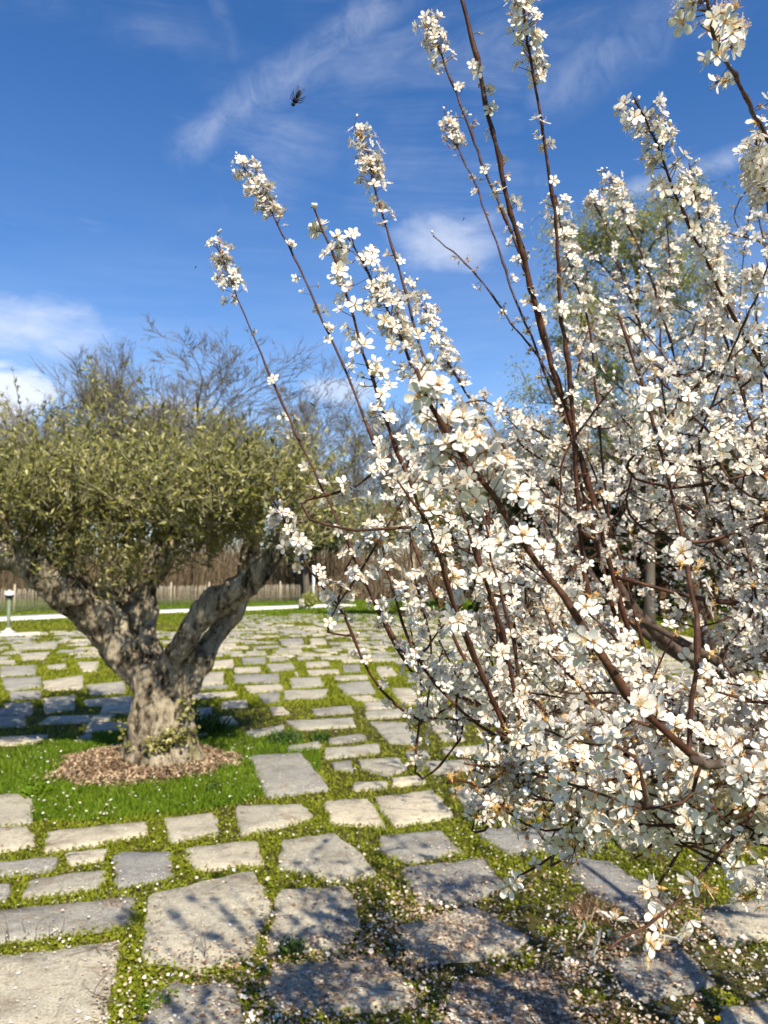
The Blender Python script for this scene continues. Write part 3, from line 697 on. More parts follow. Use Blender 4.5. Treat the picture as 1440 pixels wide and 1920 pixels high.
# ------------------------------------------------------------------ olive trees
def olive_tree(limbs, crown_blobs, nleaf, label, leaf, base, voxel, bark_amp, ntwig, sub=False):
    root = empty('olive_tree', (base[0], base[1], 0), label, 'tree', 'olive trees'); b0 = np.array([base[0], base[1], 0])
    mb = MB()
    for pth, rd in limbs:
        c = smooth_path(pth, 6 * len(pth)); r = np.interp(np.linspace(0, 1, len(c)), np.linspace(0, 1, len(rd)), rd)
        V, Q, T = tube(c - b0, r, 14); mb.add(V, Q, T)
    tmp = link('tmp', mb.mesh('tmp', []))
    md = tmp.modifiers.new('r', 'REMESH'); md.mode = 'VOXEL'; md.voxel_size = voxel
    sm = tmp.modifiers.new('s', 'SMOOTH'); sm.iterations = 3; sm.factor = .6
    dg = bpy.context.evaluated_depsgraph_get(); me = bpy.data.meshes.new_from_object(tmp.evaluated_get(dg)); me.name = 'trunk'
    bpy.data.objects.remove(tmp)
    nv = len(me.vertices); co = np.empty(nv * 3, np.float32); me.vertices.foreach_get('co', co); co = co.reshape(-1, 3)
    no = np.empty(nv * 3, np.float32); me.vertices.foreach_get('normal', no); no = no.reshape(-1, 3)
    r_ = np.random.default_rng(5); d = 0
    for k in range(34):       # gnarled ridges that run up the wood
        f = r_.normal(size=3) * np.array([1, 1, .45]) * r_.uniform(7, 62); d = d + (.64 - np.abs(np.sin(co @ f + 1.1 * np.sin(co @ (f[[1, 2, 0]] * .35)) + r_.uniform(0, 6.28)))) * 16 / np.linalg.norm(f)
    co = co + no * (d * bark_amp)[:, None]; me.vertices.foreach_set('co', co.astype(np.float32).ravel())
    me.materials.clear(); me.materials.append(M['olive_bark']); me.polygons.foreach_set('use_smooth', np.ones(len(me.polygons), bool)); me.update()
    link('trunk', me, root)
    # crown: small clumps inside each mass, twigs through each clump, leaves along the twigs
    if sub:
        clumps = []
        for c, rad_, dens in crown_blobs:
            for k in range(max(2, int(34 * dens * rad_[0] * rad_[1] * rad_[2] / .25 + .5))):
                v = rand_dirs(1)[0] * rng.random() ** .45; q = rng.uniform(.13, .25); clumps.append((np.array(c) + v * np.array(rad_) * .92, (q * 1.1, q * 1.1, q), rng.uniform(.35, 1.3) * (.2 / q) ** 1.5))
        crown_blobs = clumps
    wts = np.array([b_[1][0] * b_[1][1] * b_[1][2] * b_[2] for b_ in crown_blobs]); wts /= wts.sum()
    tips = np.array([np.array(p[-1]) for p, _ in limbs if len(p) > 2])
    tw = MB(); LP = []; LD = []
    for c, rad_, dens in [crown_blobs[k] for k in rng.choice(len(crown_blobs), ntwig, p=wts)]:
        c, rad_ = np.array(c), np.array(rad_)
        v = rand_dirs(1)[0] * rng.random() ** .4; start = c + v * rad_ * .82
        out = v * [1, 1, .4] + np.array([0, 0, .95]) + rng.normal(size=3) * .4; out /= np.linalg.norm(out)
        ln = leaf * rng.uniform(3.5, 9); end = start + out * ln; mid = start + out * ln * .5 + rng.normal(size=3) * ln * .1
        pth = smooth_path([start, mid, end], 6); V, Q, T = tube(pth - b0, np.linspace(leaf * .07, leaf * .025, 6), 3, False); tw.add(V, Q)
        m_ = max(6, int(nleaf / ntwig)); tt = rng.uniform(.05, 1, m_); idx = tt * 5; i0 = np.minimum(idx.astype(int), 4)
        LP.append(pth[i0] * (1 - (idx - i0))[:, None] + pth[i0 + 1] * (idx - i0)[:, None]); LD.append(np.tile(out, (m_, 1)))
    for k in range(90):       # limbs inside the crown
        c, rad_, dens = crown_blobs[rng.choice(len(crown_blobs), p=wts)]
        e = np.array(c) + rand_dirs(1)[0] * np.array(rad_) * .75; s_ = tips[np.argmin(np.linalg.norm(tips - e, axis=1))]
        pth = smooth_path([s_, (s_ + e) / 2 + rng.normal(size=3) * leaf * 1.5, e], 8); V, Q, T = tube(pth - b0, np.linspace(leaf * .28, leaf * .07, 8), 5, False); tw.add(V, Q)
    LP = np.concatenate(LP) - b0; LD = np.concatenate(LD); n = len(LP)
    dr = LD * .7 + rand_dirs(n); dr /= np.linalg.norm(dr, axis=1)[:, None]
    sd = np.cross(dr, rand_dirs(n)); sd /= np.linalg.norm(sd, axis=1)[:, None]; up = np.cross(dr, sd)
    l = leaf * rng.uniform(.6, 1.2, n)[:, None]; wd = l * .16
    V = np.stack([LP, LP + dr * l * .35 + sd * wd + up * l * .03, LP + dr * l, LP + dr * l * .45 - sd * wd + up * l * .03], 1).reshape(-1, 3)
    mb = MB(); mb.add(V, rep(np.array([[0, 1, 2, 3]]), 4, n)); tag(mb.build('crown', M['olive_leaf'], root), kind='stuff')
    tag(tw.build('twigs', M['olive_twig'], root), kind='stuff')
    return root, b0
dO = OLIVE[1]
def PO(px, py, dy=0.0): return PY(px, py, dO + dy)
limbs = [
 ([PO(302,1450), PO(300,1400), PO(298,1340), PO(292,1285), PO(285,1240)], [.36, .285, .225, .205, .20]),
 ([PO(256,1448,.05), PO(262,1400), PO(275,1330), PO(285,1290)], [.15, .13, .12, .1]), ([PO(352,1445), PO(345,1400), PO(333,1330), PO(325,1280)], [.15, .13, .12, .11]),
 ([PO(310,1452,-.22), PO(308,1405,-.15), PO(300,1340,-.08)], [.11, .12, .11]), ([PO(290,1440,.25), PO(300,1380,.1)], [.2, .15]),
 ([PO(285,1290), PO(245,1235), PO(200,1180,-.1), PO(150,1130,-.25), PO(100,1085,-.4), PO(40,1050,-.5), PO(-60,1010,-.6), PO(-170,960,-.5)], [.17, .17, .165, .15, .14, .125, .11, .08]),
 ([PO(285,1280), PO(268,1215,.05), PO(262,1160,.1), PO(268,1110,.15), PO(300,1050,.2), PO(330,1000,.25), PO(345,930,.3)], [.17, .15, .13, .11, .09, .07, .05]),
 ([PO(262,1165,.1), PO(240,1120,.2), PO(228,1085,.25)], [.10, .085, .07]), ([PO(215,1190), PO(212,1150,.1), PO(205,1110,.2)], [.12, .1, .09]),
 ([PO(318,1290,-.05), PO(330,1240,-.1), PO(352,1190,-.2), PO(390,1145,-.25), PO(440,1112,-.3), PO(490,1065,-.35), PO(540,1010,-.3), PO(590,940,-.2)], [.13, .12, .11, .105, .10, .09, .075, .05]),
 ([PO(345,1295,.05), PO(362,1255,.1), PO(395,1205,.2), PO(428,1160,.3), PO(452,1110,.4), PO(470,1040,.5), PO(480,950,.6)], [.125, .115, .11, .095, .085, .075, .05]),
 ([PO(358,1300,.0), PO(356,1268,-.05)], [.07, .06]),
 ([PO(150,1130,-.25), PO(140,1118,-.42)], [.075, .072]), ([PO(120,1098,-.35), PO(118,1060,-.2), PO(130,1000,-.1), PO(150,930,.0)], [.11, .1, .08, .05]),
 ([PO(20,1045,-.5), PO(0,1000,-.5), PO(-10,930,-.4)], [.09, .07, .05]),
]
def OB(px, py, dy, rx, ry, rz, dens=1.0): return (PO(px, py, dy), (rx, ry, rz), dens)
blobs = [OB(60, 945, 0, .75, .8, .44), OB(200, 930, -.1, .7, .8, .44), OB(335, 945, .1, .6, .8, .44), OB(455, 950, .1, .52, .7, .40), OB(120, 930, -1.0, .6, .5, .3, .7), OB(330, 920, -1.0, .6, .5, .3, .7), OB(490, 920, -.8, .35, .5, .25, .8), OB(-60, 940, -1.0, .6, .5, .3, .7), OB(150, 960, 1.1, .8, .6, .35, .8), OB(420, 960, 1.0, .7, .6, .35, .8), OB(470, 985, -.85, .42, .4, .18, 2.6), OB(420, 1000, -.7, .35, .4, .15, 2.4), OB(500, 930, -1.2, .4, .4, .18, 2.2), OB(370, 930, -1.3, .45, .4, .18, 1.8), OB(560, 1000, -.4, .25, .3, .14), OB(180, 1075, -.3, .25, .2, .10, .9), OB(60, 1085, -.5, .25, .2, .10, .9), OB(200, 1050, .2, .3, .3, .16, .9), OB(345, 1045, .3, .28, .3, .15, .8), OB(420, 1045, -.1, .22, .25, .1, .8), OB(545, 1030, .2, .25, .3, .16, .7), OB(540, 935, .2, .32, .5, .30, .6),
 OB(-90, 960, 0, .7, .9, .5), OB(-230, 980, 0, .6, .8, .45), OB(120, 1020, -.3, .48, .45, .24), OB(250, 1000, .5, .7, .7, .3), OB(400, 1000, .4, .5, .6, .25), OB(50, 1060, -.6, .35, .3, .17, .9),
 OB(480, 1005, -.3, .36, .4, .2), OB(250, 850, .3, .34, .5, .20, .5), OB(60, 855, .3, .30, .5, .24, .5), OB(420, 875, .3, .34, .5, .2, .5), OB(600, 910, .4, .22, .4, .2, .35), OB(575, 985, .1, .22, .4, .16, .5),
 OB(300, 1040, .7, .3, .3, .12, .6), OB(-10, 1010, -.6, .35, .4, .25), OB(185, 800, .5, .2, .3, .15, .5), OB(260, 1085, -.25, .12, .12, .09, .8), OB(165, 1130, -.2, .10, .1, .05, .8)]
olive, b0 = olive_tree(limbs, blobs, 62000, 'gnarled old olive tree with forked grey trunk standing in a bed of wood chips', .062, OLIVE, .0135, .0105, 3300, sub=True)
# sprouts at the foot of the trunk
mb = MB()
for px, py, dy in ((290, 1395, -.28), (305, 1385, -.26), (255, 1400, -.1), (345, 1378, -.2), (325, 1380, -.25), (238, 1370, .1), (350, 1330, -.15)):
    p = PO(px, py, dy) - b0; n = 60
    V, Q, T = leaflets(np.c_[p[0] + rng.normal(size=n) * .045, p[1] + rng.normal(size=n) * .045], .02, max(.0, p[2] - .08), p[2] + .08, 1.6); mb.add(V, Q, T)
tag(mb.build('sprouts', M['olive_leaf'], olive), kind='stuff')
# the sawn end of a lopped limb
ce = PO(137, 1116, -.44) - b0; mb = MB(); V, Q, T = tube(np.array([ce + [0, .06, 0], ce, ce + [0.0, -.008, .0]]), [.082, .078, .062], 14); mb.add(V, Q, T); mb.build('sawn_stub', M['olive_bark'], olive, True)

# a second olive tree far back
Y2 = 27.0
def P2(px, py, dy=0.0): return PY(px, py, Y2 + dy)
B2 = G(776, 1157); Y2 = B2[1]
limbs2 = [([P2(776,1160), P2(775,1120), P2(770,1085)], [.28, .2, .18]), ([P2(772,1090), P2(740,1060), P2(700,1030)], [.14, .11, .07]), ([P2(772,1090), P2(800,1060), P2(840,1020)], [.14, .11, .07]), ([P2(772,1090), P2(775,1040), P2(770,990)], [.13, .1, .06])]
blobs2 = [((*P2(700, 1005)[:3],), (1.2, 1.3, .75), 1), ((*P2(790, 985)[:3],), (1.4, 1.5, .9), 1), ((*P2(880, 1005)[:3],), (1.2, 1.3, .8), 1), ((*P2(740, 965)[:3],), (.8, 1, .5), 1)]
olive_tree(limbs2, blobs2, 14000, 'small olive tree with a dark trunk beside the far fence', .14, B2, .05, .01, 900)

# ------------------------------------------------------------------ fence, posts, lamp, bush
def poly_at(line, s):
    seg = np.linalg.norm(np.diff(line, axis=0), axis=1); cum = np.r_[0, np.cumsum(seg)]
    return np.stack([np.interp(s, cum, line[:, k]) for k in range(2)], -1), cum[-1]
fl = np.array([g2(-90, 1155), g2(0, 1150), g2(160, 1141), g2(330, 1133.5), g2(560, 1127), g2(770, 1122)])
_, flen = poly_at(fl, 0.0)
fence = empty('paling_fence', (*fl[3], 0), 'weathered wooden paling fence running along the edge of the bare wood', 'fence')
fo = np.array([*fl[3], 0])
npale = 292; pm = []
for k in range(6):
    h = 1.0 + rng.uniform(-.05, .05); wd = rng.uniform(.035, .05); V, Q = box((0, 0, h / 2 - .05), (wd, .02, h))
    V = np.vstack([V, [[0, 0, h + .02]]]); V[4:8, 0] *= .7; mb = MB(); mb.add(V, np.delete(Q, 1, 0), [[4, 5, 8], [5, 6, 8], [6, 7, 8], [7, 4, 8]]); pm.append(mb.mesh('pale', [M['pale']]))
for k in range(npale):
    s = flen * (k + .5) / npale; p, _ = poly_at(fl, s); pa_, _ = poly_at(fl, min(s + .3, flen)); d = pa_ - p
    o = link('pale', pm[k % 6], fence); o.location = (p[0] - fo[0], p[1] - fo[1], -.03); o.rotation_euler = (rng.normal() * .03, rng.normal() * .035, math.atan2(d[1], d[0]) if np.linalg.norm(d) > 0 else 0)
for z in (.28, .75):
    mb = MB(); q = np.array([poly_at(fl, s)[0] for s in np.linspace(0, flen, 60)]); V, Q, T = tube(np.c_[q - fo[:2] + [0.0, -.02], np.full(60, z)], .008, 4); mb.add(V, Q, T); mb.build('wire', M['wire'], fence)
for s in np.linspace(.5, flen - .5, 13):
    p, _ = poly_at(fl, s); V, Q, T = tube(np.array([[0, 0, -.1], [0, 0, .6], [0, 0, 1.15]]), [.05, .05, .04], 8); mb = MB(); mb.add(V, Q, T); o = mb.build('post', M['pale'], fence); o.location = (p[0] - fo[0], p[1] - fo[1] + .07, 0)
# pale post beside a dark trunk
g = G(588, 1130); top = PY(588, 1062, g[1])[2]
mb = MB(); V, Q = box((0, 0, top / 2 - .03), (.13, .13, top)); mb.add(V, Q)
root = empty('metal_post', (g[0], g[1], 0), 'pale blue-grey post standing beside a dark trunk at the fence', 'post'); mb.build('shaft', M['post_paint'], root)
mb = MB(); V, Q = box((0, 0, top + .0), (.17, .17, .04)); mb.add(V, Q); mb.build('cap', M['post_paint'], root)
g = G(579, 1141); root = empty('round_bush', (g[0], g[1], 0), 'small round green bush in front of the pale post', 'bush')
n = 1500; v = rand_dirs(n) * (rng.random(n) ** .3)[:, None] * [.36, .36, .36] + [0, 0, .40]
Bs = basis(rand_dirs(n)); T5 = np.array([[-1, -.5, 0], [1, -.5, 0], [.8, .6, .2], [-.7, .6, .1]]); mb = MB(); mb.add(scatter(T5, Bs, v, .05 * rng.uniform(.5, 1.2, n)), rep(np.array([[0, 1, 2, 3]]), 4, n))
tag(mb.build('foliage', M['willow_leaf'], root), kind='stuff'); mb = MB(); V, Q, T = tube(np.array([[0, 0, -.05], [0, 0, .15], [0, 0, .35]]), .03, 6); mb.add(V, Q, T); mb.build('stem', M['bare_bark'], root)
# white-flowering plant left of the bush
g = G(565, 1142); root = empty('white_flower_plant', (g[0], g[1], 0), 'small white-flowering plant beside the round green bush', 'plant')
n = 160; v = rand_dirs(n) * (rng.random(n) ** .4)[:, None] * [.14, .14, .22] + [0, 0, .25]; mb = MB(); mb.add(scatter(T5, basis(rand_dirs(n)), v, .035 * rng.uniform(.5, 1.2, n)), rep(np.array([[0, 1, 2, 3]]), 4, n)); tag(mb.build('flowers', M['petal'], root), kind='stuff')
V, Q, T = blades(rng.normal(size=(50, 2)) * .06, .28, .03, .2); mb = MB(); mb.add(V, Q, T); tag(mb.build('leaves', M['weed'], root), kind='stuff')
# garden lamp at the left
g = G(15, 1186); Yl = g[1]; zt = PY(15, 1112, Yl)[2]
root = empty('garden_lamp', (g[0], g[1], 0), 'thin green garden lamp with flared pale foot and white head', 'lamp')
def lathe(prof, m, name, seg=18):
    pr = np.array(prof, float); th = np.arange(seg) / seg * 2 * np.pi; V = np.stack([pr[:, None, 0] * np.cos(th), pr[:, None, 0] * np.sin(th), np.broadcast_to(pr[:, None, 1], (len(pr), seg))], -1).reshape(-1, 3)
    i = np.arange(len(pr) - 1)[:, None] * seg; jj = np.arange(seg)[None]; j2 = (jj + 1) % seg; mb = MB(); mb.add(V, np.stack([i + jj, i + j2, i + seg + j2, i + seg + jj], -1).reshape(-1, 4)); return mb.build(name, M[m], root, True)
lathe([(0, -.02), (.20, -.02), (.19, .02), (.09, .06), (.05, .12), (0, .12)], 'lamp_white', 'foot'); lathe([(.045, .1), (.045, zt - .12), (.0, zt - .12)], 'lamp_green', 'pole')
lathe([(0, zt - .14), (.10, zt - .12), (.12, zt - .06), (.0, zt - .05)], 'bee_black', 'collar'); lathe([(.115, zt - .06), (.13, zt - .02), (.10, zt + .05), (0, zt + .07)], 'lamp_white', 'head')

# ------------------------------------------------------------------ the bare wood behind
def bare_tree_mesh(seed, H, spread, levels, upright, r0, kids, leafy=0):
    r = np.random.default_rng(seed); tr, cr = MB(), MB(); ends = []
    def grow(p, d, ln, rad_, lv):
        n = 5 if lv == 0 else (4 if lv < levels else 2); pts = [p]; dd = d.copy()
        for k in range(n):
            dd = dd + r.normal(size=3) * (.05 if lv == 0 else .17) + np.array([0, 0, upright * (.03 if lv else .1)]); dd /= np.linalg.norm(dd); pts.append(pts[-1] + dd * ln / n)
        pts = np.array(pts); e = rad_ * (.42 if lv == 0 else .3)
        V, Q, T = tube(pts, np.linspace(rad_, e, n + 1), 7 if lv == 0 else 3, False); (tr if lv == 0 else cr).add(V, Q)
        if lv == levels: return
        for k in range(kids[lv]):
            t = r.uniform(.28 if lv == 0 else .2, 1.0); i = min(int(t * n), n - 1); q = pts[i] * (1 - (t * n - i)) + pts[i + 1] * (t * n - i)
            ax = np.cross(dd, r.normal(size=3)); ax /= np.linalg.norm(ax); a = r.uniform(.35, 1.0) * spread
            nd = dd * math.cos(a) + ax * math.sin(a)
            grow(q, nd, ln * (r.uniform(.32, .58) if lv == 0 else r.uniform(.42, .75)) * (1.15 - .45 * t), max(rad_ * .42 * (1.1 - .4 * t), .018), lv + 1)
    grow(np.zeros(3), np.array([0, 0, 1.]), H * .92, r0, 0)
    top = np.percentile(np.concatenate(cr.V)[:, 2], 99.7)
    for q in (tr, cr): q.V = [v * (14.0 / top) for v in q.V]
    return tr.mesh('trunk', [M['bare_bark']]), cr.mesh('crown', [M['bare_twig']]), ends
variants = [bare_tree_mesh(100 + k, 14, .8 if k % 2 else .62, 4, .9, .17, (15, 6, 6, 4))[:2] for k in range(5)]
BH = 14.0
def bare_tree(px, topy, Y, var, label, group='bare trees of the wood', wscale=1.0):
    x = PY(px, 1075, Y)[0]; h = PY(px, topy, Y)[2]; s = h / BH
    root = empty('bare_tree', (x, Y, -.05), label, 'tree', group); root.rotation_euler.z = rng.uniform(0, 6.28); root.scale = (s * wscale, s * wscale, s)
    link('trunk', variants[var][0], root); c = tag(link('crown', variants[var][1], root), kind='stuff')
front = [(395, 628, 50, 1, 'tall bare tree with the highest wide crown above the olive tree', 1.15), (205, 655, 50, 0, 'tall bare tree with dense rounded crown behind the olive tree', 1.1), (300, 675, 53, 2, 'bare tree standing between the rounded and the tallest bare crowns', 1.0),
         (560, 665, 52, 3, 'bare tree with crown behind the leftmost blossoming shoots', 1.0), (120, 690, 49, 4, 'lower bare tree rising beside the dense rounded crown', 1.0), (45, 735, 48, 2, 'low bare tree before the white cloud at the end of the wood', 1.1)]
for px, ty, Y, v, lb, ws in front: bare_tree(px, ty, Y, v, lb, wscale=ws)
for k in range(56):
    px = -260 + k * 33 + rng.uniform(-16, 16); ty = rng.uniform(725, 800) if k % 2 else rng.uniform(760, 870)
    if px > 1020: ty = max(ty, 790)
    bare_tree(px, ty, rng.uniform(51, 74), k % 5, 'slender bare grey-brown tree in the crowded wood behind the fence')
# undergrowth that reads as one mass
n = 30000; x = rng.uniform(-60, 60, n); y = 46 + rng.random(n) ** 1.4 * 26; h = rng.uniform(1.2, 6.2, n) * (.7 + .5 * np.sin(x * .35) ** 2); ll = np.c_[rng.normal(size=n) * .35, rng.normal(size=n) * .35, h]
keep = y > 46; b_ = np.c_[x, y, np.full(n, -.05)]; s = np.c_[np.full(n, .02), 0 * x, 0 * x] * rng.uniform(.5, 1.6, n)[:, None]
V = np.stack([b_ - s, b_ + s, b_ + ll * [1, 1, .6] + s * .7, b_ + ll * [1, 1, .6] - s * .7, b_ + ll * [2.2, 2.2, 1]], 1).reshape(-1, 3); k = np.arange(n)[:, None] * 5
mb = MB(); mb.add(V, k + np.array([[0, 1, 2, 3]]), k + np.array([[3, 2, 4]]))
n = 42000; x = rng.uniform(-60, 60, n); y = 46 + rng.random(n) ** 1.2 * 24; z = np.abs(rng.normal(size=n)) * 1.7 * (.6 + .6 * np.sin(x * .21 + 1) ** 2); dr = rand_dirs(n); dr[:, 2] = np.abs(dr[:, 2]) * .8 + .2
p0 = np.c_[x, y, z]; sd = np.cross(dr, rand_dirs(n)); V = np.stack([p0 - sd * .03, p0 + sd * .03, p0 + dr * rng.uniform(.3, 1.1, n)[:, None]], 1).reshape(-1, 3); mb.add(V, None, rep(np.array([[0, 1, 2]]), 3, n))
tag(mb.build('undergrowth', M['thicket']), 'brown leafless thicket filling the foot of the wood behind the fence', 'thicket', kind='stuff')

# dark trunk by the post
def leafy_tree(name, px, py, topy, Y, r0, crown_r, nleaf, lsize, leafm, bark, label, group, squash=1.0, crown_lo=.35, droop=False, limbsn=10):
    g = np.array([PY(px, 1075, Y)[0], Y, 0]); h = PY(px, topy, Y)[2]
    root = empty(name, (g[0], g[1], 0), label, 'tree', group); tw = MB()
    pth = smooth_path([[0, 0, -.1], [rng.normal() * .1, 0, h * .3], [rng.normal() * .2, 0, h * .6], [rng.normal() * .2, 0, h * .9]], 12); V, Q, T = tube(pth, np.linspace(r0, r0 * .15, 12) * np.r_[1.25, np.ones(11)], 9); tw.add(V, Q, T)
    LP, LD = [], []
    for k in range(limbsn):
        t = rng.uniform(crown_lo, .95); p = pth[int(t * 11)]; a = rng.uniform(0, 6.28); o_ = np.array([math.cos(a), math.sin(a), rng.uniform(.25, .9)]); o_ /= np.linalg.norm(o_)
        ln = crown_r * rng.uniform(.7, 1.15) * (1.15 - .5 * t); e = p + o_ * ln; q = smooth_path([p, p + o_ * ln * .55 + [0, 0, .1 * ln], e], 8); V, Q, T = tube(q, np.linspace(r0 * .35, r0 * .06, 8), 5, False); tw.add(V, Q)
        for j in range(max(1, nleaf // (limbsn * 28))):
            s_ = q[rng.integers(2, 8)]; d = rand_dirs(1)[0] * [1, 1, .6] + o_ * .5; d /= np.linalg.norm(d); l2 = crown_r * rng.uniform(.15, .42)
            if droop: c = smooth_path([s_, s_ + d * l2 * .5 + [0, 0, l2 * .35], s_ + d * l2 * .9 + [0, 0, -.15 * l2]], 6)
            else: c = smooth_path([s_, s_ + d * l2 * .5, s_ + d * l2 + [0, 0, .1 * l2]], 6)
            V, Q, T = tube(c, np.linspace(r0 * .07, r0 * .025, 6), 3, False); tw.add(V, Q); m_ = 28
            LP.append(c[rng.integers(1, 6, m_)] + rng.normal(size=(m_, 3)) * l2 * .10); LD.append(np.tile(d, (m_, 1)))
    mbk = tw.build('trunk', M[bark], root, True); tag(mbk, kind='stuff')
    LP, LD = np.concatenate(LP), np.concatenate(LD); n = len(LP); dr = LD * .5 + rand_dirs(n) + ([0, 0, -.5] if droop else [0, 0, 0]); dr /= np.linalg.norm(dr, axis=1)[:, None]; sd = np.cross(dr, rand_dirs(n)); sd /= np.linalg.norm(sd, axis=1)[:, None]
    l = lsize * rng.uniform(.6, 1.2, n)[:, None]; V = np.stack([LP, LP + dr * l * .4 + sd * l * squash * .3, LP + dr * l, LP + dr * l * .4 - sd * l * squash * .3], 1).reshape(-1, 3)
    mb = MB(); mb.add(V, rep(np.array([[0, 1, 2, 3]]), 4, n)); tag(mb.build('crown', M[leafm], root), kind='stuff'); return root
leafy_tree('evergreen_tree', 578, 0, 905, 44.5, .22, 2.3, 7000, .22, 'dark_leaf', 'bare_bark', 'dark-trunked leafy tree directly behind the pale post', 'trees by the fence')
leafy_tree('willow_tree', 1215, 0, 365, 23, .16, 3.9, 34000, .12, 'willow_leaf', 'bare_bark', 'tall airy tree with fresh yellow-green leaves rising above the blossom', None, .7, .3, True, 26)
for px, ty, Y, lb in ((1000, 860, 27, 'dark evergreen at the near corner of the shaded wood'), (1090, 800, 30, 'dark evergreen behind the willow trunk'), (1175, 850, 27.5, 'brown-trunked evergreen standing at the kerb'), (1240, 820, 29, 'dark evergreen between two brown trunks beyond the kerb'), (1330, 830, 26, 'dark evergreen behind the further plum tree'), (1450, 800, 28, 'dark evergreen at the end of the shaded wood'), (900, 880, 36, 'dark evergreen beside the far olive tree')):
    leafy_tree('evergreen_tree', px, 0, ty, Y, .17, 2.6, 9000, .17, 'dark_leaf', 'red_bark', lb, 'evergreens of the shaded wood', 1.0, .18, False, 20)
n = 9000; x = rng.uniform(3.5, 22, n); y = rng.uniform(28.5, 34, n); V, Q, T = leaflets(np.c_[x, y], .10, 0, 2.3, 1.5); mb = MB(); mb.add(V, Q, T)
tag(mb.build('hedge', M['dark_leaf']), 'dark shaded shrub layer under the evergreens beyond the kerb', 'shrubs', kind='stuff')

# ------------------------------------------------------------------ plum trees
# flower templates, radius 1; petals open towards +Z
def petal_geo(k, fine):
    a = k * 2 * math.pi / 5; prof = [(.12, .035), (.36, .19), (.64, .335), (.88, .29), (1.02, .11)] if fine == 1 else ([(.12, .05), (.62, .33), (1.0, .17)] if fine == 0 else [(.1, .10), (.95, .28)])
    V = []; fine = fine == 1
    for r_, wd in prof:
        z = .05 + .28 * r_ * r_ - .10 * max(0, r_ - .75) * 4
        V += [(r_, -wd, z + .06 * wd / .33), (r_, 0, z - .03), (r_, wd, z + .06 * wd / .33)] if fine else [(r_, -wd, z + .05), (r_, wd, z + .05)]
    V = np.array(V); c, s = math.cos(a), math.sin(a); V[:, :2] = V[:, :2] @ np.array([[c, s], [-s, c]]); m = 3 if fine else 2; n = len(prof); Q = []
    for i in range(n - 1):
        for j in range(m - 1): Q.append((i * m + j, (i + 1) * m + j, (i + 1) * m + j + 1, i * m + j + 1))
    return V, np.array(Q)
def stamen_geo(n, seed, ln=(.45, .8), spread=.5, wd=.012, ant=.045, lite=False):
    r = np.random.default_rng(seed); V, T, mi = [], [], []
    for k in range(n):
        a = r.uniform(0, 6.28); sp = r.uniform(.15, spread); d = np.array([math.cos(a) * sp, math.sin(a) * sp, 1.0]); d /= np.linalg.norm(d); e = d * r.uniform(*ln) + [0, 0, .08]; s = np.array([-math.sin(a), math.cos(a), 0])
        if lite:
            b = len(V); q = np.cross(d, s); V += [np.array([0, 0, .08]) + s * wd, np.array([0, 0, .08]) - s * wd, e, e + s * ant, e - s * ant * .6 + q * ant, e - s * ant * .6 + d * ant]; T += [(b, b + 1, b + 2), (b + 3, b + 4, b + 5)]; mi += [0, 1]; continue
        b = len(V); V += [np.array([0, 0, .08]) + s * wd, np.array([0, 0, .08]) - s * wd, e - s * wd * .7, e + s * wd * .7]; T += [(b, b + 1, b + 2), (b, b + 2, b + 3)]
        b = len(V); q = np.cross(d, s); V += [e + s * ant, e - s * ant * .5 + q * ant, e - s * ant * .5 - q * ant, e + d * ant]; T += [(b, b + 1, b + 3), (b + 1, b + 2, b + 3), (b + 2, b, b + 3)]; mi += [0, 0, 1, 1, 1]
    return np.array(V), np.array(T), np.array(mi)
def disc_geo(r_, z, n=6, zc=0.0):
    th = np.arange(n) / n * 6.2832; V = np.vstack([np.c_[r_ * np.cos(th), r_ * np.sin(th), np.full(n, z)], [[0, 0, zc]]]); i = np.arange(n); return V, np.stack([i, (i + 1) % n, np.full(n, n)], 1)
def sepals():
    V, T = [], []
    for k in range(5):
        a = (k + .5) * 2 * math.pi / 5; c, s = math.cos(a), math.sin(a); b = len(V); V += [(.06 * c - .10 * -s * -1, .06 * s - .10 * c, -.02), (.06 * c - .10 * s, .06 * s + .10 * c, -.02), (.48 * c, .48 * s, .0)]; T.append((b, b + 1, b + 2))
    b = len(V); th = np.arange(5) / 5 * 6.2832
    for q in th: V.append((.13 * math.cos(q), .13 * math.sin(q), .05))
    V.append((0, 0, -.28)); T += [(b + (i + 1) % 5, b + i, b + 5) for i in range(5)]
    return np.array(V), np.array(T)
SM_PETAL, SM_STAMEN, SM_HEART, SM_CALYX, SM_SPENT, SM_BUD, SM_ANTHER = range(7)
FM = [M['petal'], M['stamen'], M['heart'], M['calyx'], M['spent'], M['bud'], M['anther']]
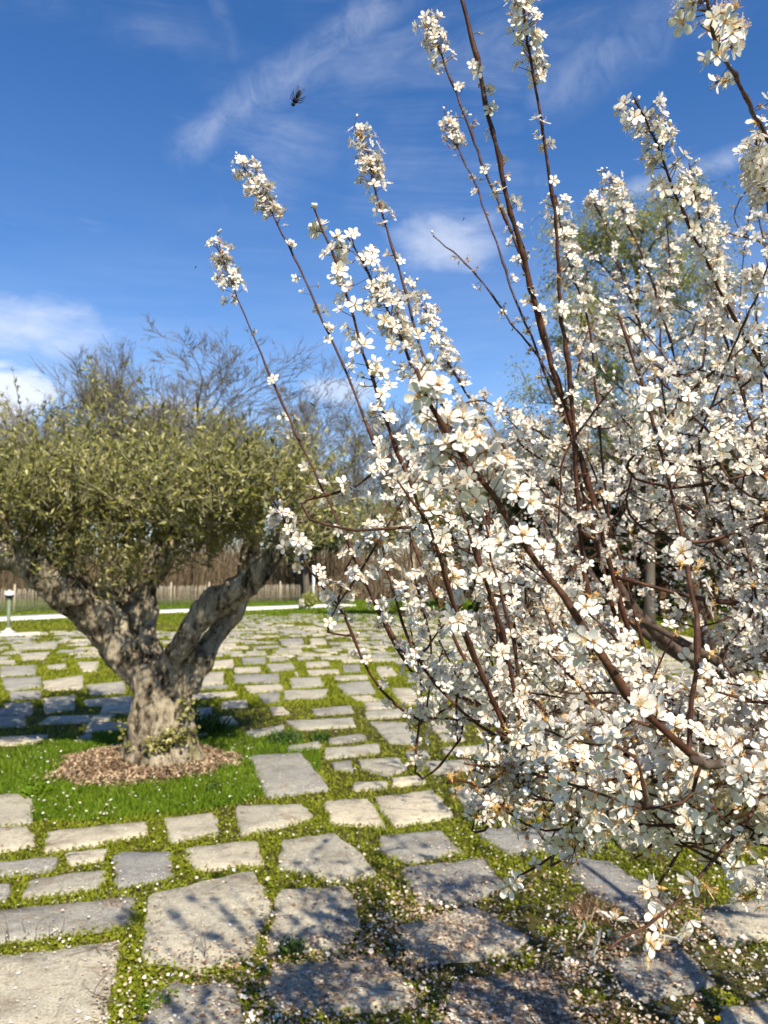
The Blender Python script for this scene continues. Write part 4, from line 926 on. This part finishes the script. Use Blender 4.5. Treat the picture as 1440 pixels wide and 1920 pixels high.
def template(fine, kind, seed):
    mb = MB()
    if kind == 'open':
        drop = {3} if seed == 2 else set()
        for k in range(5):
            if k in drop: continue
            V, Q = petal_geo(k, fine); r = np.random.default_rng(seed * 10 + k); V = V * (1 + r.normal() * .06); V[:, 2] += r.normal() * .05 * np.linalg.norm(V[:, :2], axis=1)
            if seed == 1: V[:, 2] = V[:, 2] + .35 * np.linalg.norm(V[:, :2], axis=1) ** 1.5      # half-cupped flower
            mb.add(V, Q, None, SM_PETAL)
        V, T = disc_geo(.19, .12, 6 if fine == 1 else 4, .05); mb.add(V, None, T, SM_HEART)
        if fine != 2:
            V, T, mi = stamen_geo(18 if fine else 10, seed, (.4, .8), .9, .017 if fine else .03, .05 if fine else .075, fine == 0); mb.add(V, None, T, np.where(mi, SM_ANTHER, SM_STAMEN))
            V, T = sepals(); V, T = (V, T) if fine else (V[:15], T[:5]); mb.add(V, None, T, SM_CALYX)
    elif kind == 'spent':
        V, T, mi = stamen_geo(18 if fine == 1 else (11 if fine == 0 else 5), seed + 40, (.55, 1.0), 1.1, .028, .075, fine != 1); mb.add(V, None, T, np.where(mi, SM_ANTHER, SM_STAMEN))
        V, T = sepals(); mb.add(V * 1.5, None, T, SM_SPENT); V, T = disc_geo(.26, .16, 5, .02); mb.add(V, None, T, SM_SPENT)
        if seed % 2: V, Q = petal_geo(seed % 5, fine); mb.add(V, Q, None, SM_PETAL)
    else:
        V, Q, T = tube(np.array([[0, 0, -.05], [0, 0, .12], [0, 0, .35], [0, 0, .55], [0, 0, .62]]), [.10, .20, .25, .18, .04], 6 if fine == 1 else 4, fine == 1); mb.add(V, Q, T, SM_BUD)
        V, T = sepals(); mb.add(V, None, T, SM_CALYX)
    cat = lambda a, w_: np.concatenate(a) if a else np.zeros((0, w_), int)
    return dict(V=np.concatenate(mb.V), Q=cat(mb.Q, 4), T=cat(mb.T, 3), qm=np.concatenate(mb.qm) if mb.qm else np.zeros(0, int), tm=np.concatenate(mb.tm))
KINDS = [('open', 0), ('open', 1), ('open', 2), ('spent', 0), ('spent', 1), ('bud', 0)]
TLO, THI, TFAR = ([template(f_, *k) for k in KINDS] for f_ in (0, 1, 2))

class Plum:
    """limbs are skeleton nodes; every branch starts on the nearest node already there"""
    def __init__(s, base, label):
        s.root = empty('plum_tree', (base[0], base[1], 0), label, 'tree', 'blossoming plum trees'); s.b0 = np.array([base[0], base[1], 0.])
        s.nodes = np.zeros((0, 3)); s.limbs = []; s.fp = []; s.fn = []; s.fr = []; s.fk = []; s.fb = []
    def limb(s, pts, rad_):
        c = smooth_path(pts, 7 * len(pts)); c[1:-1] += rng.normal(size=c[1:-1].shape) * .0012
        s.limbs.append((c, np.interp(np.linspace(0, 1, len(c)), np.linspace(0, 1, len(rad_)), rad_))); s.nodes = np.vstack([s.nodes, c[3:]])
    def trunk(s, m):
        mb = MB()
        for c, r in s.limbs: V, Q, T = tube(c - s.b0, r, 12); mb.add(V, Q, T)
        mb.build('trunk', m, s.root, True)
    def branch(s, pts, r0, dens, top=0.0, spent=.10, bud=.03, fl_from=.0, fl_to=1.0, size=.0104, attach=True, r1=None, ped=1.0, nodes=True, topn=60, name='branch', hang=0.0):
        """pts run from tip to foot; dens = flowers per metre; top = length of the dense head"""
        pts = [np.asarray(p, float) for p in pts]; r0 = r0 * .62; own = sum(np.linalg.norm(np.diff(pts, axis=0), axis=1))
        if attach:
            f = pts[-1]; d = np.linalg.norm(s.nodes - f, axis=1) + 1.0 * np.maximum(0, s.nodes[:, 2] - f[2])
            if project(pts[0])[0][0] > 1465: d = d + 5.0 * (project(s.nodes)[0] < 1480)      # the far side of the crown hangs on its own limbs
            nd = s.nodes[np.argmin(d)]
            if np.linalg.norm(nd - f) > .01:
                m_ = (f + nd) / 2; dirn = f - pts[-2]; dirn /= np.linalg.norm(dirn) + 1e-9; gapl = np.linalg.norm(nd - f)
                pts = pts + ([f + (nd - f) * .45 + dirn * gapl * .16 - np.array([0, 0, .06 * gapl])] if gapl > .05 else []) + [nd]
        k = max(10, int(sum(np.linalg.norm(np.diff(pts, axis=0), axis=1)) / .028)); c = smooth_path(pts, min(k, 46))
        c[1:-1] += rng.normal(size=c[1:-1].shape) * .0009
        n = len(c); u = np.linspace(0, 1, n); r = (r1 or .0012) + (r0 - (r1 or .0012)) * u ** .8
        r = r * (1 + .45 * (rng.random(n) < .22) + .08 * rng.normal(size=n))
        V, Q, T = tube(c - s.b0, r, 6 if r0 > .003 else 5); mb = MB(); mb.add(V, Q, T)
        seg = np.r_[0, np.cumsum(np.linalg.norm(np.diff(c, axis=0), axis=1))]; Lg = seg[-1]; fl_to = fl_to * min(1, own / Lg); Tn, A, B = frames(c)
        # flowering spurs
        P0, Az, G_ = [], [], []
        x = fl_from * Lg + .006; az = rng.uniform(0, 6.28); per = 2.2
        while x < fl_to * Lg:
            P0.append(x); az += 2.4 + rng.normal() * .5; Az.append(az); G_.append(1 + rng.poisson(per - 1)); x += (rng.exponential(per / dens) * .6 + per / dens * .4) / 1.25
        if top > 0:
            q = rng.beta(1.6, 1.6, topn) * top + .02; P0 += list(q); Az += list(rng.uniform(0, 6.28, topn)); G_ += [1] * topn
        P0, Az, G_ = np.array(P0), np.array(Az), np.array(G_)
        if len(P0):
            rep_ = np.repeat(np.arange(len(P0)), G_); xx, aa = P0[rep_] + rng.normal(size=len(rep_)) * .003, Az[rep_] + rng.normal(size=len(rep_)) * .55
            px_ = np.stack([np.interp(xx, seg, c[:, k]) for k in range(3)], 1); ix = np.clip(np.searchsorted(seg, xx), 0, n - 1)
            rd = np.cos(aa)[:, None] * A[ix] + np.sin(aa)[:, None] * B[ix]; d = rd + Tn[ix] * -.45 + rng.normal(size=rd.shape) * .32 + np.array([0, -.10, .12 - hang]); d /= np.linalg.norm(d, axis=1)[:, None]
            istop = rep_ >= len(P0) - (topn if top > 0 else 0)
            pl = rng.uniform(.009, .019, len(xx)) * ped * np.where(istop, 1.5, 1.0); fc = px_ + d * pl[:, None]
            nr = d + rng.normal(size=d.shape) * .42 + np.array([.05, -.18, .12]); nr /= np.linalg.norm(nr, axis=1)[:, None]
            kd = rng.choice(3, len(xx), p=[.6, .25, .15]); rr = rng.random(len(xx)); kd = np.where(rr < spent, rng.choice([3, 4], len(xx)), kd); kd = np.where((rr > 1 - bud) | ((xx < .02) & (bud > 0)), 5, kd)
            s.fp.append(fc); s.fn.append(nr); s.fr.append(size * rng.uniform(.72, 1.18, len(xx))); s.fk.append(kd); s.fb.append(px_)
        mb.build(name, M['twig'], s.root, True)
        if nodes: s.nodes = np.vstack([s.nodes, c[int(n * .45)::2]])
    def flowers(s, nbig, npet):
        fp, fn, fr, fk, fb = map(np.concatenate, (s.fp, s.fn, s.fr, s.fk, s.fb)); Bs = basis(fn); n = len(fp)
        px, py, d = project(fp); infr = (px > -20) & (px < 1460) & (py > -20) & (py < 1940) & (d > .1); size = np.where(infr, fr / np.maximum(d, .1), 0)
        big = np.zeros(n, bool)
        if nbig: big[np.argsort(-size)[:nbig]] = True
        # thin stalks
        mb = MB(); side = Bs[:, 0] * .00055; ax = fp - fn * fr[:, None] * .22
        V = np.stack([fb - side, fb + side, ax + side, ax - side, fb - Bs[:, 1] * .00055, fb + Bs[:, 1] * .00055, ax + Bs[:, 1] * .00055, ax - Bs[:, 1] * .00055], 1).reshape(-1, 3) - s.b0
        vis = size > 0; mb.add(V, np.concatenate([rep(np.array([[0, 1, 2, 3]]), 8, n), (np.array([[4, 5, 6, 7]])[None] + (np.where(vis)[0] * 8)[:, None, None]).reshape(-1, 4)]), None, SM_CALYX)
        for k in range(6):
            ids = np.where((fk == k) & ~big)[0]
            if not len(ids): continue
            pr = size[ids] * F
            for tset, sub in ((THI, ids[pr > 20]), (TLO, ids[(pr <= 20) & (pr > 4.6)]), (TFAR, ids[pr <= 4.6])):
                if not len(sub): continue
                t_ = tset[k]; V = scatter(t_['V'], Bs[sub], fp[sub] - s.b0, fr[sub]); m_ = len(sub); nv = len(t_['V'])
                mb.add(V, rep(t_['Q'], nv, m_) if len(t_['Q']) else None, rep(t_['T'], nv, m_), np.tile(t_['qm'], m_) if len(t_['qm']) else 0, np.tile(t_['tm'], m_))
        tag(mb.build('blossom', FM, s.root), kind='stuff')
        if not nbig: return
        whole = []
        for t_ in THI: whole.append(mesh_arrays('flower', t_['V'], t_['Q'] if len(t_['Q']) else None, t_['T'], t_['qm'] if len(t_['qm']) else None, t_['tm'], FM))
        pmesh = [mesh_arrays('petal', *petal_geo(k, True), mats=[M['petal']]) for k in range(5)]
        V, T, mi = stamen_geo(20, 3, (.4, .8), .9, .017, .05); smesh = mesh_arrays('stamens', V, None, T, tmat=mi, mats=[M['stamen'], M['anther']]); V1, T1 = disc_geo(.19, .12, 8, .05); V2, T2 = sepals()
        mbc = MB(); mbc.add(V1, None, T1, 0); mbc.add(V2, None, T2, 1); cmesh = mbc.mesh('calyx', [M['heart'], M['calyx']])
        from mathutils import Matrix
        order = np.argsort(-size)[:nbig]; np_left = npet
        for i in order:
            m4 = Matrix.Identity(4)
            for a in range(3):
                for b_ in range(3): m4[b_][a] = float(Bs[i][a][b_] * fr[i])
            for b_ in range(3): m4[b_][3] = float(fp[i][b_] - s.b0[b_])
            if np_left > 0 and fk[i] in (0, 1):
                np_left -= 1; o = link('flower', cmesh, s.root); o.matrix_local = m4
                for k in range(5): link('petal', pmesh[k], o).rotation_euler = (rng.normal() * .06, rng.normal() * .05, rng.normal() * .05)
                tag(link('stamens', smesh, o), kind='stuff')
            else:
                o = link('flower', whole[fk[i]], s.root); o.matrix_local = m4

A = Plum((1.45, 1.55), 'white-blossoming plum tree whose long shoots reach over the paving, large open flowers')
Aroot = np.array([1.45, 1.55, 0])
fork = np.array([1.40, 1.50, .72])
A.limb([Aroot + [.03, 0, -.06], Aroot + [0, 0, .25], fork, fork + [.04, .05, .2]], [.085, .065, .055, .045])
A.limb([fork, P(1560, 1560, 1.15), P(1440, 1445, .84), P(1330, 1432, .66), P(1300, 1425, .60)], [.030, .010, .0052, .0040, .0034])
A.limb([fork, P(1560, 1430, 1.5), P(1330, 1345, 1.45), P(1220, 1290, 1.42), P(1060, 1340, 1.35), P(960, 1350, 1.3)], [.038, .028, .02, .016, .011, .008])
A.limb([fork, P(1600, 1300, 1.7), P(1440, 1110, 1.75), P(1345, 1005, 1.75), P(1270, 930, 1.8)], [.036, .028, .022, .016, .01])
A.limb([fork, P(1540, 1500, 1.3), P(1380, 1470, 1.1), P(1180, 1450, .98), P(1000, 1420, .95)], [.026, .014, .009, .0065, .004])
A.limb([fork, fork + [.25, .4, .35], fork + [.4, .8, .75], fork + [.45, 1.0, 1.2]], [.036, .03, .022, .012])
A.limb([fork, fork + [.35, -.1, .4], fork + [.6, -.2, .9], fork + [.75, -.2, 1.4]], [.034, .026, .02, .01])
A.limb([fork, fork + [.0, .5, .3], fork + [-.3, .8, .55], fork + [-.6, 1.0, .75]], [.034, .026, .018, .010])
A.trunk(M['plum_bark'])
def S(pts, d0, d1, *a, **k):
    n = len(pts); A.branch([P(x, y, d0 + (d1 - d0) * i / (n - 1)) for i, (x, y) in enumerate(pts)], *a, **k)
S([(590,392),(622,470),(652,560),(690,690),(722,790),(762,890),(800,990),(832,1085),(872,1195),(935,1340)], .92, .95, .0052, 140, .0, .06, .05)
S([(780,690),(812,765),(850,830),(900,900),(960,990),(1010,1060),(1060,1125),(1110,1195),(1160,1275),(1220,1352),(1305,1422)], .56, .62, .0062, 78, .13, .12, .05, topn=40, ped=1.1)
S([(402,442),(430,520),(470,620),(505,700),(545,790),(600,905),(650,1010),(700,1120),(760,1230),(850,1300),(950,1348)], 1.55, 1.32, .0052, 50, .13, .1, .04, topn=62)
S([(445,300),(480,345),(520,420),(560,500),(605,600),(650,700),(690,800),(740,930),(800,1080),(880,1250),(960,1348)], 1.5, 1.3, .0055, 44, .16, .12, .05, fl_to=.85, topn=80)
S([(665,232),(690,290),(704,355),(732,450),(757,535),(785,640),(830,760),(890,900),(950,1100),(1000,1340)], 1.45, 1.33, .0056, 52, .14, .14, .05, topn=75)
S([(650,440),(690,510),(735,600),(775,690),(820,790),(870,900),(905,1080),(940,1190),(985,1400)], 1.08, .96, .005, 85, .28, .05, .06, topn=90)
S([(765,520),(795,580),(830,660),(880,745),(935,820),(1000,930),(1100,1120),(1180,1280)], 1.75, 1.45, .005, 60, .3, .08, topn=110)
S([(800,15),(822,90),(850,160),(880,240),(903,305),(932,372),(972,470),(1005,565),(1040,700),(1070,830),(1120,1030),(1190,1290)], 1.42, 1.42, .0062, 52, .09, .28, .05, topn=55)
S([(850,-60),(892,100),(908,185),(930,270),(950,370),(972,450),(1003,570),(1032,680),(1062,765),(1100,900),(1160,1120),(1210,1290)], 1.2, 1.4, .0078, 46, .0, .3, .03, r1=.003)
S([(833,215),(862,285),(890,342),(912,402),(940,480),(962,550),(1000,640),(1030,720),(1090,880),(1150,1080),(1200,1290)], 1.75, 1.45, .005, 42, .08, .45, .04, topn=50)
S([(812,442),(870,492),(922,552),(962,612),(1012,675),(1080,800),(1150,1000),(1230,1295)], 1.75, 1.45, .0045, 50, .0, .55, .1)
S([(975,-60),(985,40),(992,95),(1006,172),(1021,270),(1036,370),(1046,460),(1048,545),(1060,640),(1072,745),(1080,900),(1100,1100),(1140,1305)], 1.15, 1.38, .0066, 48, .14, .16, .03, topn=62)
S([(1042,365),(1060,470),(1090,560),(1106,625),(1120,760),(1130,880),(1146,1010),(1158,1100),(1168,1210),(1180,1295)], 1.45, 1.42, .005, 75, .22, .08, topn=80)
S([(1322,-40),(1340,70),(1370,130),(1402,190),(1432,245),(1470,320),(1540,480),(1600,700),(1640,1000)], .60, 1.2, .0058, 55, .10, .14, .03, topn=26)
S([(1188,182),(1225,255),(1268,365),(1300,440),(1330,500),(1362,570),(1402,640),(1436,700),(1480,780),(1540,900),(1600,1100)], .92, 1.5, .0062, 75, .17, .1, .14, topn=75)
S([(1158,588),(1188,665),(1210,745),(1240,850),(1264,945),(1288,1060),(1302,1140),(1306,1215),(1302,1300),(1290,1425)], .78, .72, .0046, 78, .0, .1, .05, ped=1.1)
S([(1232,705),(1300,780),(1350,830),(1402,872),(1470,930),(1560,1050),(1620,1250)], .85, 1.35, .006, 60, .0, .14)
S([(1292,305),(1310,400),(1332,500),(1352,600),(1385,720),(1430,880),(1440,1105)], 1.45, 1.7, .005, 120, .4, .06, topn=150)
S([(1325,375),(1340,450),(1358,560),(1380,680),(1420,850),(1450,1110)], 1.55, 1.7, .0045, 100, .35, .06, topn=100)
S([(1138,320),(1170,400),(1212,500),(1242,590),(1272,700),(1300,850),(1345,1005)], 1.7, 1.75, .005, 95, .14, .12, .1, topn=70)
S([(1102,360),(1142,440),(1180,560),(1212,640),(1240,780),(1270,930)], 1.95, 1.8, .0045, 75, .06, .1, topn=50)
S([(1248,400),(1255,500),(1240,600),(1242,720),(1270,930)], 1.7, 1.8, .004, 110, .25, .08, topn=60)
S([(1418,262),(1430,340),(1445,420),(1480,560),(1560,900)], 1.0, 1.5, .0045, 130, .2, .06, topn=80)
S([(1452,470),(1415,562),(1372,660),(1340,745),(1310,850),(1345,1005)], 1.0, 1.72, .0048, 45, .0, .15)
S([(1410,495),(1415,560),(1425,680),(1440,880),(1440,1110)], 1.5, 1.74, .004, 60, .05, .1, topn=40)
S([(510,935),(540,990),(575,1060),(600,1095),(630,1130),(662,1195),(692,1262),(732,1312),(775,1346),(835,1346),(940,1356)], 1.18, 1.28, .0042, 95, .10, .16, fl_to=.88, topn=34)
S([(640,985),(690,1110),(720,1170),(750,1225),(785,1272),(830,1290),(950,1345)], 1.2, 1.3, .0042, 80, .0, .12)
S([(715,1010),(742,1130),(780,1230),(832,1302),(892,1356),(1000,1420)], 1.05, .96, .004, 80, .0, .12)
S([(862,940),(882,1010),(905,1082),(932,1150),(955,1240),(985,1415)], .86, .94, .0042, 85, .0, .1)
S([(905,960),(925,1060),(956,1165),(968,1235),(990,1415)], .95, .95, .004, 85, .0, .1)
S([(745,900),(790,960),(812,1010),(832,1080),(872,1185),(938,1345)], .8, .92, .0045, 90, .0, .1)
S([(1140,1780),(1195,1745),(1270,1690),(1340,1610),(1402,1540),(1450,1470),(1480,1460)], .62, .82, .0034, 95, .0, .5, .0, ped=1.5, hang=.25, nodes=False)
S([(945,1655),(990,1632),(1045,1598),(1062,1560),(1080,1500),(1150,1442)], .85, .95, .0026, 70, .0, .2, .0)
S([(838,1468),(870,1465),(905,1478),(940,1452),(1000,1422)], .85, .95, .0026, 120, .0, .75, .0)
S([(1190,1610),(1215,1590),(1260,1560),(1300,1500),(1330,1440)], .95, 1.0, .0024, 90, .0, .2, .0)
S([(1075,1600),(1080,1560),(1090,1520),(1110,1445)], .82, .95, .0028, 130, .0, .35, .0)
S([(905,1545),(935,1520),(960,1480),(1000,1422)], .9, .95, .0028, 120, .0, .25, .0)
S([(1220,1680),(1235,1660),(1270,1600),(1340,1500),(1400,1445)], .92, .95, .0028, 60, .0, .2, .0, fl_to=.3)
S([(1400,1690),(1425,1660),(1470,1600),(1520,1500)], .95, 1.2, .0028, 90, .0, .15, .0)
S([(1200,1340),(1235,1250),(1265,1185),(1290,1130),(1300,1090)][::-1], .95, 1.0, .0026, 22, .0, .5)
S([(1155,720),(1100,980),(1060,870)][:1] + [(1062,845),(1052,930),(1045,1010),(1050,1100),(1062,1335)], 1.3, 1.35, .0034, 22, .0, .6)
# fill: blossoming side twigs that start on the branches above
def in_gap(x, y): return 1120 < x < 1345 and 1035 < y < 1275
def fill(tree, n, x0, x1, y0, y1, d0, d1, ln, dens, lean, spent=.13, r0=.0032, up=1.0, gap=True, size=.0104, nodes=True):
    k = 0
    while k < n:
        x, y, d = rng.uniform(x0, x1), rng.uniform(y0, y1), rng.uniform(d0, d1)
        if gap and in_gap(x, y) and rng.random() < .93: continue
        tip = P(x, y, d); dr = np.array([lean + rng.normal() * .45, rng.normal() * .5, -up * rng.uniform(.3, 1.1)]); dr /= np.linalg.norm(dr); l = ln * rng.uniform(.6, 1.3)
        mid = tip + dr * l * .5 + rng.normal(size=3) * .03 * l / .3; ft = tip + dr * l
        if gap and in_gap(*[float(v[0]) for v in project(ft)[:2]]) and rng.random() < .8: continue
        tree.branch([tip, mid, ft], r0, dens, .0, spent, .03, size=size, nodes=nodes); k += 1
fill(A, 112, 930, 1440, 1275, 1530, .80, 1.25, .13, 210, .9, .20, .0026, up=.25)
fill(A, 26, 960, 1440, 1330, 1520, .68, .85, .10, 190, .9, .16, .0022, up=.2)
fill(A, 22, 860, 1060, 1340, 1490, .85, 1.05, .10, 200, .9, .5, .0022, up=.2)
fill(A, 38, 930, 1440, 1000, 1280, 1.1, 1.7, .24, 140, .35)
fill(A, 40, 900, 1440, 740, 1010, 1.3, 2.0, .28, 140, .28)
fill(A, 34, 900, 1440, 760, 1200, 1.9, 2.6, .30, 140, .2)
fill(A, 30, 745, 980, 760, 1240, 1.0, 1.5, .22, 140, .4)
fill(A, 18, 1080, 1440, 420, 760, 1.5, 2.2, .36, 120, .3)
fill(A, 12, 1240, 1440, 1480, 1600, .85, 1.05, .09, 170, .5, .15, .0022, up=.1)
fill(A, 150, 1480, 2500, 480, 1350, 1.1, 2.5, .40, 135, .0, r0=.005)         # the part of the crown beyond the picture's edge
fill(A, 60, 1520, 3300, 250, 1200, .7, 1.4, .35, 120, .0, r0=.004)
fill(A, 24, 1470, 2300, 0, 600, 1.2, 2.4, .6, 70, .1)
A.flowers(290, 56)

Bp = G(1392, 1530)
B = Plum((2.15, 5.0), 'plum tree in full small white blossom standing behind the nearer one, dark trunk')
b3 = np.array([2.15, 5.0, 0]); bf = np.array([2.10, 4.95, .95])
B.limb([b3 + [0, 0, -.05], b3 + [-.03, 0, .4], bf, bf + [.03, 0, .3]], [.095, .075, .06, .045])
for e in ([-.9, -.7, .75], [-.2, -1.0, .7], [.5, -.9, .6], [.8, -.1, .7], [-.8, .3, .8], [.1, .7, .8], [-.3, -.3, 1.2], [.3, -.5, 1.2]):
    e = np.array(e); B.limb([bf, bf + e * [.5, .5, .35], bf + e * [.85, .85, .75], bf + e * [1, 1, 1.2]], [.045, .035, .024, .012])
B.trunk(M['plum_bark'])
FB = dict(spent=.06, r0=.005, size=.0118)
fill(B, 34, 1180, 1500, 800, 1060, 3.6, 5.4, .55, 95, .1, nodes=True, **FB)
fill(B, 40, 1330, 1560, 1060, 1280, 3.6, 5.0, .40, 120, .1, up=.2, **FB)
fill(B, 30, 940, 1330, 740, 1000, 3.6, 5.0, .6, 85, .25, **FB)
fill(B, 20, 1080, 1500, 560, 800, 3.8, 5.4, .8, 75, .15, **FB)
fill(B, 14, 1400, 1700, 700, 1200, 4.2, 5.8, .6, 70, 0, **FB)
B.flowers(0, 0)

# ------------------------------------------------------------------ insects
def insect(px, py, d, ln, label, detail, name, cat, group=None):
    c = P(px, py, d); root = empty(name, c, label, cat, group)
    ax = np.array([-.47, .1, -.86]); ax /= np.linalg.norm(ax); sd = np.cross(ax, [0, 1, 0]); sd /= np.linalg.norm(sd); nz = np.cross(ax, sd)
    mb = MB(); V, Q, T = tube(np.array([ax * t for t in (-.5, -.44, -.3, -.12, .02)]) * ln, np.array([.02, .10, .145, .13, .06]) * ln, 10); mb.add(V, Q, T); mb.build('abdomen', M['bee_black'], root, True)
    mb = MB(); V, Q, T = tube(np.array([ax * t for t in (.0, .05, .16, .27, .31)]) * ln, np.array([.05, .13, .165, .12, .05]) * ln, 10); mb.add(V, Q, T); mb.build('thorax', M['bee_black'], root, True)
    mb = MB(); V, Q, T = tube(np.array([ax * t for t in (.30, .34, .41, .48, .51)]) * ln, np.array([.05, .10, .12, .09, .03]) * ln, 10); mb.add(V, Q, T); mb.build('head', M['bee_black'], root, True)
    for sgn in (-1, 1):
        b_ = ax * .16 * ln; o_ = -ax * 1.0 + sd * sgn * .28 + nz * .25; o_ /= np.linalg.norm(o_); s_ = np.cross(o_, nz); s_ /= np.linalg.norm(s_)
        V = np.array([b_, b_ + o_ * .35 * ln + s_ * .11 * ln, b_ + o_ * .75 * ln + s_ * .13 * ln, b_ + o_ * .92 * ln, b_ + o_ * .72 * ln - s_ * .10 * ln, b_ + o_ * .3 * ln - s_ * .06 * ln]); mb = MB(); mb.add(V, [[0, 1, 4, 5]], [[1, 2, 4], [2, 3, 4]]); mb.build('wing', M['wing'], root)
        if detail:
            for k, t in enumerate((.24, .14, .04)):
                p0 = ax * t * ln + sd * sgn * .10 * ln; e1 = p0 + (sd * sgn * .22 - ax * (.10 + .06 * k)) * ln; e2 = e1 + (sd * sgn * .10 - ax * .22 + nz * -.05) * ln
                V, Q, T = tube(np.array([p0, e1, e2]), np.array([.028, .022, .012]) * ln, 5); mb = MB(); mb.add(V, Q, T); mb.build('leg', M['bee_black'], root)
insect(556, 184, 1.25, .028, 'large black bee flying against the blue sky', True, 'bee', 'bee')
insect(367, 501, 2.2, .008, 'tiny insect flying left of the first blossoming shoot tip', False, 'flying_insect', 'insect')
insect(869, 411, 2.2, .009, 'tiny insect flying before the small white cloud', False, 'flying_insect', 'insect')
insect(566, 1046, 1.12, .012, 'small dark bee at the pale low shoot below the olive crown', True, 'bee', 'bee')
